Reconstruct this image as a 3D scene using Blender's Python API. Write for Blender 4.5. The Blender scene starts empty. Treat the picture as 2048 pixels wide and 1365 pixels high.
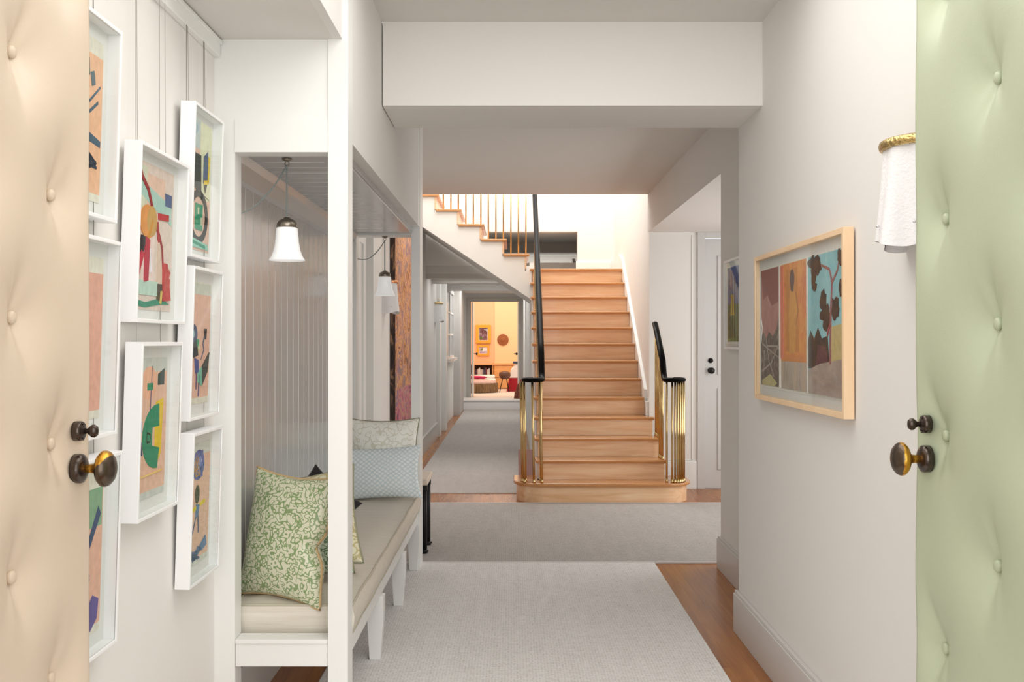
import bpy, bmesh, math, random
from mathutils import Vector, Matrix, noise
PI = math.pi
random.seed(7)
S = bpy.context.scene
COL = S.collection

# ------------------------------------------------------------------ camera, world, light
cam_d = bpy.data.cameras.new('camera'); cam = bpy.data.objects.new('camera', cam_d); COL.objects.link(cam)
cam.location = (0, 0, 1.4); cam.rotation_euler = (PI/2, 0, 0)
cam_d.sensor_width = 36; cam_d.lens = 36; cam_d.clip_start = .05; cam_d.clip_end = 100
S.camera = cam
S.view_settings.view_transform = 'Standard'; S.view_settings.look = 'None'
S.view_settings.exposure = 0.14; S.view_settings.gamma = 1
S.view_settings.use_curve_mapping = False
w = bpy.data.worlds.new('world'); S.world = w; w.use_nodes = True
w.node_tree.nodes['Background'].inputs[0].default_value = (0.95, 0.97, 1.0, 1)
w.node_tree.nodes['Background'].inputs[1].default_value = .85

def area(name, loc, rot, sx, sy, watts, col=(1, 1, 1)):
    l = bpy.data.lights.new(name, 'AREA'); l.shape = 'RECTANGLE'; l.size = sx; l.size_y = sy
    l.energy = watts; l.color = col
    o = bpy.data.objects.new(name, l); COL.objects.link(o); o.location = loc; o.rotation_euler = rot
    return o
area('skylight_daylight', (.1, 11.4, 5.3), (0, 0, 0), 2.3, 3.0, 115, (1, .985, .96))
area('entrance_daylight', (0.1, -1.2, 2.0), (math.radians(80), 0, 0), 5.0, 3.4, 110, (1, .98, .96))
area('side_passage_fill', (3.1, 7.9, 1.35), (0, PI/2, 0), 1.9, 2.6, 34, (1, .98, .95))  # fill light added at the unseen end of the side passage
area('near_hall_fill', (.25, 2.6, 2.77), (0, 0, 0), 1.3, 2.2, 22, (1, .98, .95))  # added panel under the hall ceiling, above the view, to brighten the walls
area('picture_nook_fill', (-.8, 2.2, 2.42), (0, 0, 0), .3, 1.6, 2, (1, .98, .95))  # small panel added beneath the low ceiling as fill
area('corridor_fill', (-.4, 19.0, 2.405), (0, 0, 0), 1.1, 1.9, 24, (1, .99, .97))  # added fill, hidden behind the third beam
area('corridor_fill', (-.4, 15.4, 2.395), (0, 0, 0), 1.1, 2.2, 11, (1, .99, .97))  # added fill, hidden behind the second beam
area('corridor_fill', (-.4, 13.6, 2.254), (0, 0, 0), 1.1, .5, 4, (1, .99, .97))  # added fill, tucked between the first two beams
area('bedroom_fill', (.0, 24.0, 3.2), (0, 0, 0), 3.2, 3.0, 75, (1, .93, .84))  # panel added overhead for the room's warm brightness
area('upper_hall_fill', (.2, 15.9, 2.79), (0, 0, 0), 2.0, 1.6, 14, (1, .99, .97))  # added fill so the upper hall opening is not black

# ------------------------------------------------------------------ helpers
def lin(c):
    return tuple(((v/255)/12.92 if v/255 <= .04045 else ((v/255+.055)/1.055)**2.4) for v in c)

_M = {}
def mat(name, rgb, rough=.5, metal=0, spec=.5, coat=0, noise_amt=0, noise_scale=8, bump=0, bump_scale=60, sheen=0, srgb=True):
    if name in _M: return _M[name]
    m = bpy.data.materials.new(name); m.use_nodes = True; nt = m.node_tree
    b = nt.nodes['Principled BSDF']; c = lin(rgb) if srgb else rgb
    b.inputs['Base Color'].default_value = (*c, 1)
    b.inputs['Roughness'].default_value = rough; b.inputs['Metallic'].default_value = metal
    b.inputs['Specular IOR Level'].default_value = spec
    b.inputs['Coat Weight'].default_value = coat
    if sheen: b.inputs['Sheen Weight'].default_value = sheen
    tc = nt.nodes.new('ShaderNodeTexCoord')
    if noise_amt:
        n = nt.nodes.new('ShaderNodeTexNoise'); n.inputs['Scale'].default_value = noise_scale
        n.inputs['Detail'].default_value = 4
        nt.links.new(tc.outputs['Object'], n.inputs['Vector'])
        r = nt.nodes.new('ShaderNodeValToRGB')
        lo = tuple(max(0, v*(1-noise_amt)) for v in c); hi = tuple(min(1, v*(1+noise_amt)) for v in c)
        r.color_ramp.elements[0].color = (*lo, 1); r.color_ramp.elements[1].color = (*hi, 1)
        r.color_ramp.elements[0].position = .3; r.color_ramp.elements[1].position = .7
        nt.links.new(n.outputs['Fac'], r.inputs['Fac']); nt.links.new(r.outputs['Color'], b.inputs['Base Color'])
    if bump:
        n = nt.nodes.new('ShaderNodeTexNoise'); n.inputs['Scale'].default_value = bump_scale
        nt.links.new(tc.outputs['Object'], n.inputs['Vector'])
        bp = nt.nodes.new('ShaderNodeBump'); bp.inputs['Strength'].default_value = bump; bp.inputs['Distance'].default_value = .01
        nt.links.new(n.outputs['Fac'], bp.inputs['Height']); nt.links.new(bp.outputs['Normal'], b.inputs['Normal'])
    _M[name] = m
    return m

def ramp_mat(name, build, stops, rough=.5, metal=0, spec=.5, bump=0, bdist=.002, coat=0):
    """build(nt, coord_socket) -> factor socket; stops = [(pos, srgb)]"""
    if name in _M: return _M[name]
    m = bpy.data.materials.new(name); m.use_nodes = True; nt = m.node_tree
    b = nt.nodes['Principled BSDF']; b.inputs['Roughness'].default_value = rough; b.inputs['Metallic'].default_value = metal
    b.inputs['Specular IOR Level'].default_value = spec; b.inputs['Coat Weight'].default_value = coat
    tc = nt.nodes.new('ShaderNodeTexCoord')
    f = build(nt, tc.outputs['Object'])
    r = nt.nodes.new('ShaderNodeValToRGB'); e = r.color_ramp.elements
    while len(e) < len(stops): e.new(.5)
    for i, (p, c) in enumerate(stops): e[i].position = p; e[i].color = (*lin(c), 1)
    nt.links.new(f, r.inputs['Fac']); nt.links.new(r.outputs['Color'], b.inputs['Base Color'])
    if bump:
        bp = nt.nodes.new('ShaderNodeBump'); bp.inputs['Strength'].default_value = bump; bp.inputs['Distance'].default_value = bdist
        nt.links.new(f, bp.inputs['Height']); nt.links.new(bp.outputs['Normal'], b.inputs['Normal'])
    _M[name] = m
    return m

def N(nt, t, **kw):
    n = nt.nodes.new(t)
    for k, v in kw.items():
        if k in n.inputs: n.inputs[k].default_value = v
        else: setattr(n, k, v)
    return n
def mapping(nt, co, scale=(1, 1, 1), rot=(0, 0, 0)):
    mp = nt.nodes.new('ShaderNodeMapping'); mp.inputs['Scale'].default_value = scale; mp.inputs['Rotation'].default_value = rot
    nt.links.new(co, mp.inputs['Vector']); return mp.outputs['Vector']
def math_(nt, op, a, b=None):
    n = nt.nodes.new('ShaderNodeMath'); n.operation = op
    for i, v in enumerate((a, b)):
        if v is None: continue
        if isinstance(v, (int, float)): n.inputs[i].default_value = v
        else: nt.links.new(v, n.inputs[i])
    return n.outputs[0]

def grain(scale):
    def f(nt, co):
        v = mapping(nt, co, scale)
        n = N(nt, 'ShaderNodeTexNoise', Scale=1.0, Detail=6.0, Roughness=.6, Distortion=.6); nt.links.new(v, n.inputs['Vector'])
        return n.outputs['Fac']
    return f

class MB:
    """collects shapes with material slots and links them as ONE mesh object"""
    def __init__(s): s.v = []; s.f = []; s.m = []; s.sm = []
    def add(s, verts, faces, mi=0, smooth=False, M=None):
        o = len(s.v)
        s.v += [tuple(M @ Vector(p)) if M is not None else tuple(p) for p in verts]
        for f in faces: s.f.append(tuple(i+o for i in f)); s.m.append(mi); s.sm.append(smooth)
        return s
    def box(s, x0, x1, y0, y1, z0, z1, mi=0, M=None):
        v = [(x, y, z) for x in (x0, x1) for y in (y0, y1) for z in (z0, z1)]
        f = [(0, 1, 3, 2), (4, 6, 7, 5), (0, 4, 5, 1), (2, 3, 7, 6), (0, 2, 6, 4), (1, 5, 7, 3)]
        return s.add(v, f, mi, False, M)
    def prism(s, poly, axis, a, b, mi=0, M=None):
        n = len(poly)
        def P(p, t):
            return {'x': (t, p[0], p[1]), 'y': (p[0], t, p[1]), 'z': (p[0], p[1], t)}[axis]
        v = [P(p, a) for p in poly] + [P(p, b) for p in poly]
        f = [tuple(range(n)), tuple(reversed(range(n, 2*n)))] + [(i, i+n, (i+1) % n+n, (i+1) % n) for i in range(n)]
        return s.add(v, f, mi, False, M)
    def lathe(s, prof, c=(0, 0, 0), axis='z', n=24, mi=0, M=None, smooth=True, sx=1, sy=1):
        v = []; f = []
        for r, h in prof:
            for k in range(n):
                a = 2*PI*k/n; p = (r*math.cos(a)*sx, r*math.sin(a)*sy, h)
                if axis == 'x': p = (p[2], p[0], p[1])
                if axis == 'y': p = (p[0], p[2], p[1])
                v.append((p[0]+c[0], p[1]+c[1], p[2]+c[2]))
        for i in range(len(prof)-1):
            for k in range(n):
                f.append((i*n+k, i*n+(k+1) % n, (i+1)*n+(k+1) % n, (i+1)*n+k))
        f.append(tuple(reversed(range(n)))); f.append(tuple(range((len(prof)-1)*n, len(prof)*n)))
        return s.add(v, f, mi, smooth, M)
    def tube(s, pts, r, n=8, mi=0, closed=False, ry=None, M=None, up=(0, 0, 1)):
        pts = [Vector(p) for p in pts]; m = len(pts); v = []; f = []
        for i, p in enumerate(pts):
            a = pts[(i-1) % m] if (closed or i > 0) else p
            b = pts[(i+1) % m] if (closed or i < m-1) else p
            t = (b-a).normalized()
            u = Vector(up)
            if abs(t.dot(u)) > .98: u = Vector((1, 0, 0))
            x = t.cross(u).normalized(); y = x.cross(t).normalized()
            rr = r[i] if isinstance(r, (list, tuple)) else r
            r2 = ry if ry else rr
            for k in range(n):
                an = 2*PI*k/n; v.append(p + x*math.cos(an)*rr + y*math.sin(an)*r2)
        last = m if closed else m-1
        for i in range(last):
            j = (i+1) % m
            for k in range(n): f.append((i*n+k, j*n+k, j*n+(k+1) % n, i*n+(k+1) % n))
        if not closed: f.append(tuple(reversed(range(n)))); f.append(tuple((m-1)*n+k for k in range(n)))
        return s.add(v, f, mi, True, M)
    def build(s, name, mats, parent=None, bevel=0, loc=None, rot=None, seg=2):
        me = bpy.data.meshes.new(name); me.from_pydata(s.v, [], s.f)
        for m in (mats if isinstance(mats, (list, tuple)) else [mats]): me.materials.append(m)
        for p, mi, sm in zip(me.polygons, s.m, s.sm): p.material_index = mi; p.use_smooth = sm
        bm = bmesh.new(); bm.from_mesh(me)
        if s.f: bmesh.ops.recalc_face_normals(bm, faces=bm.faces)
        bm.to_mesh(me); bm.free()
        o = bpy.data.objects.new(name, me); COL.objects.link(o)
        if parent: o.parent = parent
        if loc: o.location = loc
        if rot: o.rotation_euler = rot
        if bevel:
            b = o.modifiers.new('bevel', 'BEVEL'); b.width = bevel; b.segments = seg; b.limit_method = 'ANGLE'; b.angle_limit = .6
            b.harden_normals = False
        return o
def empty(name, loc=(0, 0, 0), rot=(0, 0, 0)):
    o = bpy.data.objects.new(name, None); COL.objects.link(o); o.location = loc; o.rotation_euler = rot; o.empty_display_size = .1
    return o
def tag(o, label, cat, group=None, kind=None):
    o['label'] = label; o['category'] = cat
    if group: o['group'] = group
    if kind: o['kind'] = kind
    return o
def struct(mb, name, mats, parent=None, bevel=0, label=None):
    o = mb.build(name, mats, parent, bevel)
    if not parent: o['kind'] = 'structure'
    if label: o['label'] = label
    return o
def copy_tree(o, parent=None):
    c = o.copy(); COL.objects.link(c); c.parent = parent
    for ch in list(o.children): copy_tree(ch, c)
    return c
def B(*a): return MB().box(*a)

# ------------------------------------------------------------------ materials
wall_m = mat('warm white wall paint', (236, 233, 228), .75, spec=.3, bump=.03, bump_scale=200)
wall_r = mat('pale grey wall paint', (228, 225, 221), .75, spec=.3, bump=.03, bump_scale=200)
ceil_m = mat('ceiling paint', (222, 219, 214), .85, spec=.2)
trim_m = mat('satin white trim paint', (240, 240, 237), .35, spec=.5)
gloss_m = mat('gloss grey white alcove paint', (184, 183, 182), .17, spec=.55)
base_m = mat('baseboard paint', (208, 205, 202), .35, spec=.5)
frame_w = mat('white lacquer frame', (246, 246, 246), .4)
brass = mat('polished brass', (214, 188, 136), .18, metal=1, noise_amt=.1, noise_scale=14)
black_gloss = mat('black lacquer', (9, 7, 7), .30, spec=.06)
bronze = mat('dark bronze', (84, 74, 68), .22, metal=.85, noise_amt=.25, noise_scale=40)
black_metal = mat('black iron', (22, 19, 19), .45, metal=.3)
nickel = mat('aged nickel', (150, 142, 130), .3, metal=1, noise_amt=.15, noise_scale=60)
chrome = mat('chrome', (225, 225, 228), .08, metal=1)
shade_glass = mat('white opal glass', (248, 248, 248), .25, spec=.6)
shade_glass.node_tree.nodes['Principled BSDF'].inputs['Emission Color'].default_value = (1, .98, .96, 1); shade_glass.node_tree.nodes['Principled BSDF'].inputs['Emission Strength'].default_value = .25
linen_white = mat('white linen', (232, 231, 231), .85, bump=.25, bump_scale=120)
stair_wood = ramp_mat('oak stair wood', grain((1.6, 22, 22)), [(.25, (222, 172, 124)), (.5, (240, 198, 156)), (.78, (250, 220, 184))], rough=.28, spec=.5, coat=.25)
stair_edge = ramp_mat('oak nosing wood', grain((2, 26, 26)), [(.3, (184, 124, 70)), (.7, (212, 154, 98))], rough=.22, coat=.3)
maple = ramp_mat('pale maple frame wood', grain((9, 9, 2.5)), [(.3, (232, 198, 158)), (.7, (243, 213, 176))], rough=.5)

def floor_f(nt, co):
    v = mapping(nt, co, (1, 1, 1), (0, 0, PI/2))
    br = N(nt, 'ShaderNodeTexBrick', Scale=1.0); br.offset = .37
    br.inputs['Brick Width'].default_value = 1.3; br.inputs['Row Height'].default_value = .085
    br.inputs['Mortar Size'].default_value = .0012; br.inputs['Color1'].default_value = (.1, .1, .1, 1); br.inputs['Color2'].default_value = (.9, .9, .9, 1)
    br.inputs['Mortar'].default_value = (0, 0, 0, 1); nt.links.new(v, br.inputs['Vector'])
    v2 = mapping(nt, co, (26, 1.6, 1)); n = N(nt, 'ShaderNodeTexNoise', Scale=1.0, Detail=5.0, Distortion=1.0); nt.links.new(v2, n.inputs['Vector'])
    a = math_(nt, 'MULTIPLY', br.outputs['Color'], .35); b = math_(nt, 'MULTIPLY', n.outputs['Fac'], .75)
    return math_(nt, 'ADD', a, b)
floor_m = ramp_mat('honey oak floorboards', floor_f, [(.1, (100, 56, 18)), (.4, (146, 86, 30)), (.7, (170, 106, 42)), (.95, (190, 128, 62))], rough=.27, spec=.35)

def weave(s):
    def f(nt, co):
        n = N(nt, 'ShaderNodeTexNoise', Scale=s*.5, Detail=3.0, Roughness=.7); nt.links.new(mapping(nt, co, (.35, 1.3, 1)), n.inputs['Vector'])
        k = N(nt, 'ShaderNodeTexVoronoi', Scale=s, Randomness=.5); nt.links.new(mapping(nt, co, (.7, 1.4, 1)), k.inputs['Vector'])
        g = N(nt, 'ShaderNodeTexNoise', Scale=16.0, Detail=2.0); nt.links.new(mapping(nt, co, (1, .15, 1)), g.inputs['Vector'])
        x = math_(nt, 'MULTIPLY', k.outputs['Distance'], .5); y = math_(nt, 'MULTIPLY', n.outputs['Fac'], .35)
        z = math_(nt, 'MULTIPLY', g.outputs['Fac'], .12)
        return math_(nt, 'ADD', math_(nt, 'ADD', x, y), math_(nt, 'ADD', z, .08))
    return f
rug_light = ramp_mat('light grey woven wool', weave(110), [(.30, (250, 249, 248)), (.5, (240, 238, 236)), (.75, (206, 203, 200))], rough=.95, spec=.1, bump=.9, bdist=.004)
rug_grey = ramp_mat('mid grey woven wool', weave(110), [(.3, (204, 199, 195)), (.5, (186, 181, 177)), (.75, (156, 151, 147))], rough=.95, spec=.1, bump=.4)
rug_edge = mat('pale rug binding', (222, 220, 217), .9)

def thin_glass():
    m = bpy.data.materials.new('clear glass'); m.use_nodes = True; nt = m.node_tree; nt.nodes.clear()
    out = nt.nodes.new('ShaderNodeOutputMaterial'); mx = nt.nodes.new('ShaderNodeMixShader')
    t = nt.nodes.new('ShaderNodeBsdfTransparent'); g = nt.nodes.new('ShaderNodeBsdfGlossy'); g.inputs['Roughness'].default_value = .02
    t.inputs[0].default_value = (.97, .98, .975, 1)
    lw = nt.nodes.new('ShaderNodeLayerWeight'); lw.inputs['Blend'].default_value = .5
    pw = math_(nt, 'ADD', math_(nt, 'MULTIPLY', math_(nt, 'POWER', lw.outputs['Facing'], 5.0), .30), .015)
    nt.links.new(pw, mx.inputs[0]); nt.links.new(t.outputs[0], mx.inputs[1]); nt.links.new(g.outputs[0], mx.inputs[2])
    nt.links.new(mx.outputs[0], out.inputs[0]); return m
glass = thin_glass()

# ------------------------------------------------------------------ constants of the place
XR, XL, XH = 1.09, -1.023, -.563         # right wall, left wall, hall face of the bench alcove
CZ, LZ, AZ = 2.79, 2.437, 2.06           # hall ceiling, low ceiling, alcove ceiling
X2, XC = 1.285, -1.10                     # right wall of the stair hall, left wall of stair hall and corridor
R, T = .172, .25                          # stair rise and run
Y1 = 8.84                                 # first riser
YL = Y1 + 12*T                            # landing edge
YV = 9.70                                 # edge of the stairwell void
ZL = 13*R
SX0, SX1 = .226, 1.265                    # stair flight left, right

# ------------------------------------------------------------------ structure: floor
struct(B(-1.4, 3.3, 0.6, 20.8, -.08, 0), 'floor', floor_m)
struct(MB().box(-1.6, 1.8, 20.82, 26.2, .12, .2), 'floor.001', mat('pale upper floor', (232, 224, 216), .4))
struct(B(-1.3, SX0-.02, 20.78, 20.82, 0, .2).box(-1.16, SX0-.02, 20.76, 21.7, .18, .203), 'trim_1', mat('white carpeted step', (240, 239, 238), .5))
# right walls
struct(B(XR, XR+.35, 1.15, 4.92, 0, 3.2), 'wall_right', wall_r)
struct(B(X2, X2+.2, 4.92, 6.30, 0, 2.79), 'wall_right.001', wall_r)
struct(B(X2, X2+.2, 6.30, YV, 2.43, 2.79).box(X2+.2, 3.3, 6.1, YV, 2.43, 2.6), 'wall_right.002', wall_r)          # header over the side passage and its ceiling
wb = MB().box(1.30, 1.80, YV, YV+.15, 0, 2.43).box(1.80, 2.74, YV, YV+.15, 2.40, 2.43).box(2.74, 3.3, YV, YV+.15, 0, 2.43)
struct(wb, 'wall_back', wall_m)
struct(B(1.30, 1.45, YV+.15, 13.1, 0, 5.4).box(1.30, 1.45, YV, YV+.15, 2.43, 5.4), 'wall_stairwell_right', wall_m)
# side passage far ends
struct(B(1.485, 3.3, 6.1, 6.3, 0, 2.43), 'wall_passage_near', wall_m)
win = empty('window_unseen_1', (3.3, 8.0, 0)); win['kind'] = 'structure'  # window added out of view to go with the side fill light
for nm, a in (('frame', (0, .08, -1.45, -1.3, .3, 2.4)), ('frame', (0, .08, 1.3, 1.45, .3, 2.4)), ('frame', (0, .08, -1.3, 1.3, .3, .4)), ('frame', (0, .08, -1.3, 1.3, 2.3, 2.4)), ('frame', (0, .05, -.03, .03, .4, 2.3))):
    B(*a).build(nm, trim_m, win)
struct(B(3.3, 3.4, 6.1, YV, 0, .3).box(3.3, 3.4, 6.1, 6.55, .3, 2.43).box(3.3, 3.4, 9.45, YV, .3, 2.43), 'wall_passage_end', wall_m)
# hall ceiling, beam
struct(B(XH-.02, XR+.3, 1.15, 4.456, CZ, CZ+.1), 'ceiling', ceil_m)
struct(B(XC-.1, X2+.2, 4.92, YV, CZ, CZ+.45), 'ceiling.001', ceil_m)
struct(B(XH, XR, 4.456, 4.92, 2.425, CZ+.1), 'trim_2', wall_m)
# left walls
struct(B(XL-.2, XL, 1.15, 3.52, 0, LZ+.1), 'wall_left', wall_m)
struct(B(XL, XH-.05, 1.15, 3.60, LZ, LZ+.08), 'ceiling.002', ceil_m)
struct(B(XH-.05, XH-.02, 1.15, 3.52, LZ, CZ+.1), 'wall_bulkhead', wall_r)
# end wall of the alcove facing the entrance, with its opening
Y0, Y0b = 3.52, 3.60
ew = MB().box(XL-.1, -.952, Y0, Y0b, 0, LZ).box(-.952, -.632, Y0, Y0b, 2.16, LZ)
struct(ew, 'wall_alcove_near', trim_m)
struct(B(-.952, -.632, Y0-.004, Y0b, 2.049, 2.16), 'trim_3', trim_m)
struct(B(-.632, XH, Y0-.006, Y0b+.015, 0, CZ), 'trim_4', trim_m, bevel=.002)                   # near post
# bulkhead over the alcove, with its header board
struct(B(-.613, XH-.004, Y0b+.015, 6.19, 2.10, CZ), 'wall_alcove_header', wall_r)
# alcove ceiling boards
ac = MB().box(-1.0, -.613, Y0b, 6.27, AZ+.008, AZ+.07)
y = Y0b+.06
while y < 6.2:
    ac.box(-.95, -.69, y, min(y+.116, 6.24), AZ, AZ+.01); ac.tube([(-.95, y+.118, AZ+.001), (-.69, y+.118, AZ+.001)], .0022, 6, 1)
    y += .12
ac.box(-.69, -.613, Y0b, 6.27, AZ-.002, AZ+.01)
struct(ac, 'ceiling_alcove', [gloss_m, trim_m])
# beadboard back wall with cornice
bw = MB().box(-1.10, -1.012, Y0b, 6.27, 0, 2.2)
y = Y0b
while y < 6.25:
    bw.box(-1.013, -1.0, y+.004, min(y+.116, 6.27), .2, 2.0); bw.tube([(-1.003, y+.118+.002, .2), (-1.003, y+.12, 1.975)], .0042, 6, 1)
    y += .12
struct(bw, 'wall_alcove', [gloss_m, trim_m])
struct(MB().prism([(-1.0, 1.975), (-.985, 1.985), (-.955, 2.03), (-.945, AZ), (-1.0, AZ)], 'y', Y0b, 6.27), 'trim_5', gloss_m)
struct(B(-1.012, -.992, Y0b, 6.27, 0, .2), 'baseboard_alcove', base_m)
# far end frame of the alcove
struct(B(-1.10, -.955, 6.27, 6.44, 0, 2.3), 'trim_6', trim_m)
struct(B(-.955, -.618, 6.27, 6.44, 2.05, CZ), 'trim_7', trim_m)
struct(B(-.618, XH, 6.27, 6.44, 0, CZ).box(-.618, XH-.004, 6.19, 6.27, 2.10, CZ), 'trim_8', trim_m, bevel=.002)
# corridor and stair hall left wall
struct(B(XC-.15, XC, 6.44, 20.8, 0, 5.4), 'wall_left.001', wall_r)
struct(B(XC-.15, -1.0, 6.40, 6.44, 2.3, CZ), 'wall_left.002', wall_r)
# baseboards
struct(B(XR-.022, XR, 1.15, 4.945, 0, .185).box(XR-.016, XR, 1.15, 4.94, .185, .2).box(XR, X2, 4.92, 4.945, 0, .19), 'baseboard_right', base_m, bevel=.002)
struct(B(X2-.022, X2, 4.95, 6.32, 0, .185).box(X2-.016, X2, 4.95, 6.315, .185, .2).box(X2, X2+.1, 6.3, 6.322, 0, .19), 'baseboard_right.001', base_m, bevel=.002)
struct(B(1.44, 1.745, YV-.022, YV, 0, .25).box(1.44, 1.745, YV-.016, YV, .25, .262), 'baseboard_back', trim_m, bevel=.002)
struct(B(XC, XC+.022, 9.3, 14.85, 0, .2).box(XC, XC+.03, 9.3, 14.85, .2, .225), 'baseboard_left', base_m, bevel=.002)

# stairwell upper walls and back wall with the low opening
OX0, OX1, OZ = -.30, .838, 2.80
bk = MB().box(OX1, 1.45, 13.1, 13.25, ZL-.1, 5.4).box(XC-.1, OX1, 13.1, 13.25, OZ, 5.4).box(XC-.1, OX0, 13.1, 13.25, 2.362, OZ)
struct(bk, 'wall_stairwell_back', wall_m)
struct(B(XC-.1, 1.45, YV-.2, YV, CZ+.45, 5.4), 'wall_stairwell_front', wall_m)
# roof edge around the skylight
struct(B(XC-.1, 1.45, YV-.2, 9.9, 5.4, 5.5).box(XC-.1, 1.45, 12.95, 13.25, 5.4, 5.5), 'ceiling_stairwell', ceil_m)
# upper hall seen through the opening
grey_up = mat('grey upper hall paint', (196, 194, 190), .7)
struct(B(-1.3, 1.6, 13.25, 17.2, OZ, OZ+.1).box(-1.3, 1.6, 14.6, 15.0, 2.66, OZ), 'ceiling_upper_hall', grey_up)
struct(B(-1.3, 1.6, 17.0, 17.2, 2.24, OZ), 'wall_upper_hall', wall_r)
struct(B(1.25, 1.35, 13.25, 17.2, 2.24, OZ), 'wall_upper_hall.001', wall_m)
struct(B(-1.3, 1.3, 14.2, 17.2, 2.451, 2.47).box(SX0, 1.3, 13.1, 13.2, 0, ZL-.1).box(-1.3, 1.3, 13.97, 14.2, 2.37, 2.47).box(SX0, 1.3, 13.1, 14.0, 2.19, 2.236), 'floor_upper_hall', wall_m)
struct(B(OX1-.02, 1.30, 13.078, 13.1, ZL, ZL+.17).box(OX1-.02, 1.30, 13.084, 13.1, ZL+.17, ZL+.185), 'baseboard_landing', trim_m)
# small stair rail wall in the upper hall
rw = MB().prism([(13.6, ZL+.0), (14.8, ZL), (14.8, ZL+.34), (14.6, ZL+.34)], 'x', .86, .90)
struct(rw, 'trim_9', trim_m)

# corridor ceiling, beams, end wall with doorway
struct(B(XC-.1, SX0, 13.1, 14.0, 2.26, 2.36).box(XC-.1, .54, 14.0, 21.8, 2.41, 2.45), 'ceiling_corridor', ceil_m)
for i, (yy, yd, zb_, zt_) in enumerate(((13.1, .12, 2.20, 2.26), (14.0, .15, 2.19, 2.41), (17.9, .15, 2.29, 2.41))):  # third beam added, and depths set, to hide the corridor fill lights
    struct(B(XC, SX0 if yy < 17 else SX0, yy, yy+yd, zb_, zt_), 'trim_%d' % (9+i+10), mat('beam paint', (205, 200, 193), .6))
ewl = MB().box(-1.5, -.93, 21.8, 21.95, .2, 2.70).box(.21, .7, 21.8, 21.95, 0, 2.70).box(-.93, .21, 21.8, 21.95, 2.24, 2.70).box(-1.5, -1.16, 20.8, 21.8, 0, 2.41)
struct(ewl, 'wall_corridor_end', wall_r)
struct(B(SX0, SX0+.12, 13.2, 20.8, 0, 2.41).box(.42, .54, 20.8, 21.8, 0, 2.41), 'wall_corridor_right', wall_r)
dc = MB().box(-.955, -.87, 21.765, 21.8, .2, 2.32).box(.15, .235, 21.765, 21.8, .2, 2.32).box(-.87, .15, 21.765, 21.8, 2.235, 2.32)
struct(dc, 'trim_12', mat('grey door casing', (186, 182, 178), .4))

# ------------------------------------------------------------------ staircase
st = empty('staircase', ((SX0+SX1)/2, Y1, 0))
tag(st, 'wide oak staircase rising straight ahead with brass balusters and black curled handrails', 'staircase')
st_parts = []
def part(mb, name, mats, root, bevel=0, label=None):
    o = mb.build(name, mats, root, bevel); o.matrix_parent_inverse = root.matrix_basis.inverted() if False else Matrix.Translation(-root.location)
    if label: o['label'] = label
    return o
def rounded_step(x0, x1, y0, y1, r, n=14):
    pts = [(x1, y1), (x0, y1)]
    for k in range(n+1):
        a = PI - k/n*PI/2 ; pts.append((x0+r+r*math.cos(a+0), y0+r-r*math.sin(a)))
    for k in range(n+1):
        a = PI/2*k/n; pts.append((x1-r+r*math.sin(a), y0+r-r*math.cos(a)))
    return pts
part(MB().prism(rounded_step(.04, 1.545, Y1-.005, Y1+.50, .24), 'z', 0, R-.03), 'riser', stair_wood, st)
part(MB().prism(rounded_step(.012, 1.572, Y1-.035, Y1+.53, .26), 'z', R-.03, R), 'tread', stair_edge, st, bevel=.011)
rx = {2: 1.375, 3: 1.37, 4: 1.335}
for n in range(2, 14):
    x1 = rx.get(n, SX1+.005); y0 = Y1+(n-1)*T
    ye = y0+.018
    part(MB().box(SX0+.012, x1-.02 if n < 5 else SX1+.005, y0, ye, (n-1)*R, n*R-.028), 'riser', stair_wood, st)
    if n < 13:
        tr = MB().box(SX0-.02, x1, y0-.028, min(y0+T, YV-.002) if n == 4 else y0+T, n*R-.028, n*R)
        if n == 4: tr.box(SX0-.02, SX1+.005, YV-.002, y0+T, n*R-.028, n*R)
        part(tr, 'tread', stair_edge, st, bevel=.010)
part(B(SX0-.02, SX1+.03, YL-.028, 13.08, ZL-.03, ZL), 'landing', stair_edge, st, bevel=.008)
# the carriage: white plastered side below the treads
pr = [(Y1+.25, 0), (Y1+.25, R-.0)]
pr = [(Y1+.66, 0), (Y1+.66, R-.03)]
cz = [(13.08, 0), (13.08, ZL-.03), (YL+.02, ZL-.03)]
for n in range(12, 1, -1):
    y0 = Y1+(n-1)*T; cz += [(y0+T+.016 if n < 12 else YL+.02, n*R-.03), (y0+.02, n*R-.03)]
cz += [(Y1+T+.02, R+.0), (Y1+.2, R), (Y1+.2, 0)]
cz2 = []
for p in cz:
    if not cz2 or (abs(p[0]-cz2[-1][0])+abs(p[1]-cz2[-1][1])) > 1e-6: cz2.append(p)
sp = MB().prism([(a, b) for a, b in cz2 if True], 'x', SX0, SX0+.03)
part(sp, 'stringer', wall_m, st)
part(MB().prism([(Y1+.655, 0), (Y1+.655, R-.02+R), (YV-.01, R*3), (YV-.01, 0)], 'x', 1.30, 1.345), 'stringer', wall_m, st)
sk = [(YV+.16, .55), (YV+.16, .172+.06+.688*(YV+.16-Y1)), (YL+.06, .172+.07+.688*(YL+.06-Y1)), (YL+.3, ZL+.185), (13.07, ZL+.185), (13.07, ZL), (YL, ZL-.1)]
part(MB().prism(sk, 'x', SX1+.006, 1.30), 'skirting', trim_m, st)
part(B(SX1+.006, 1.30, YV+.02, YV+.16, 4*R, .172+.06+.688*(YV-Y1)), 'skirting', trim_m, st)
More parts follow.
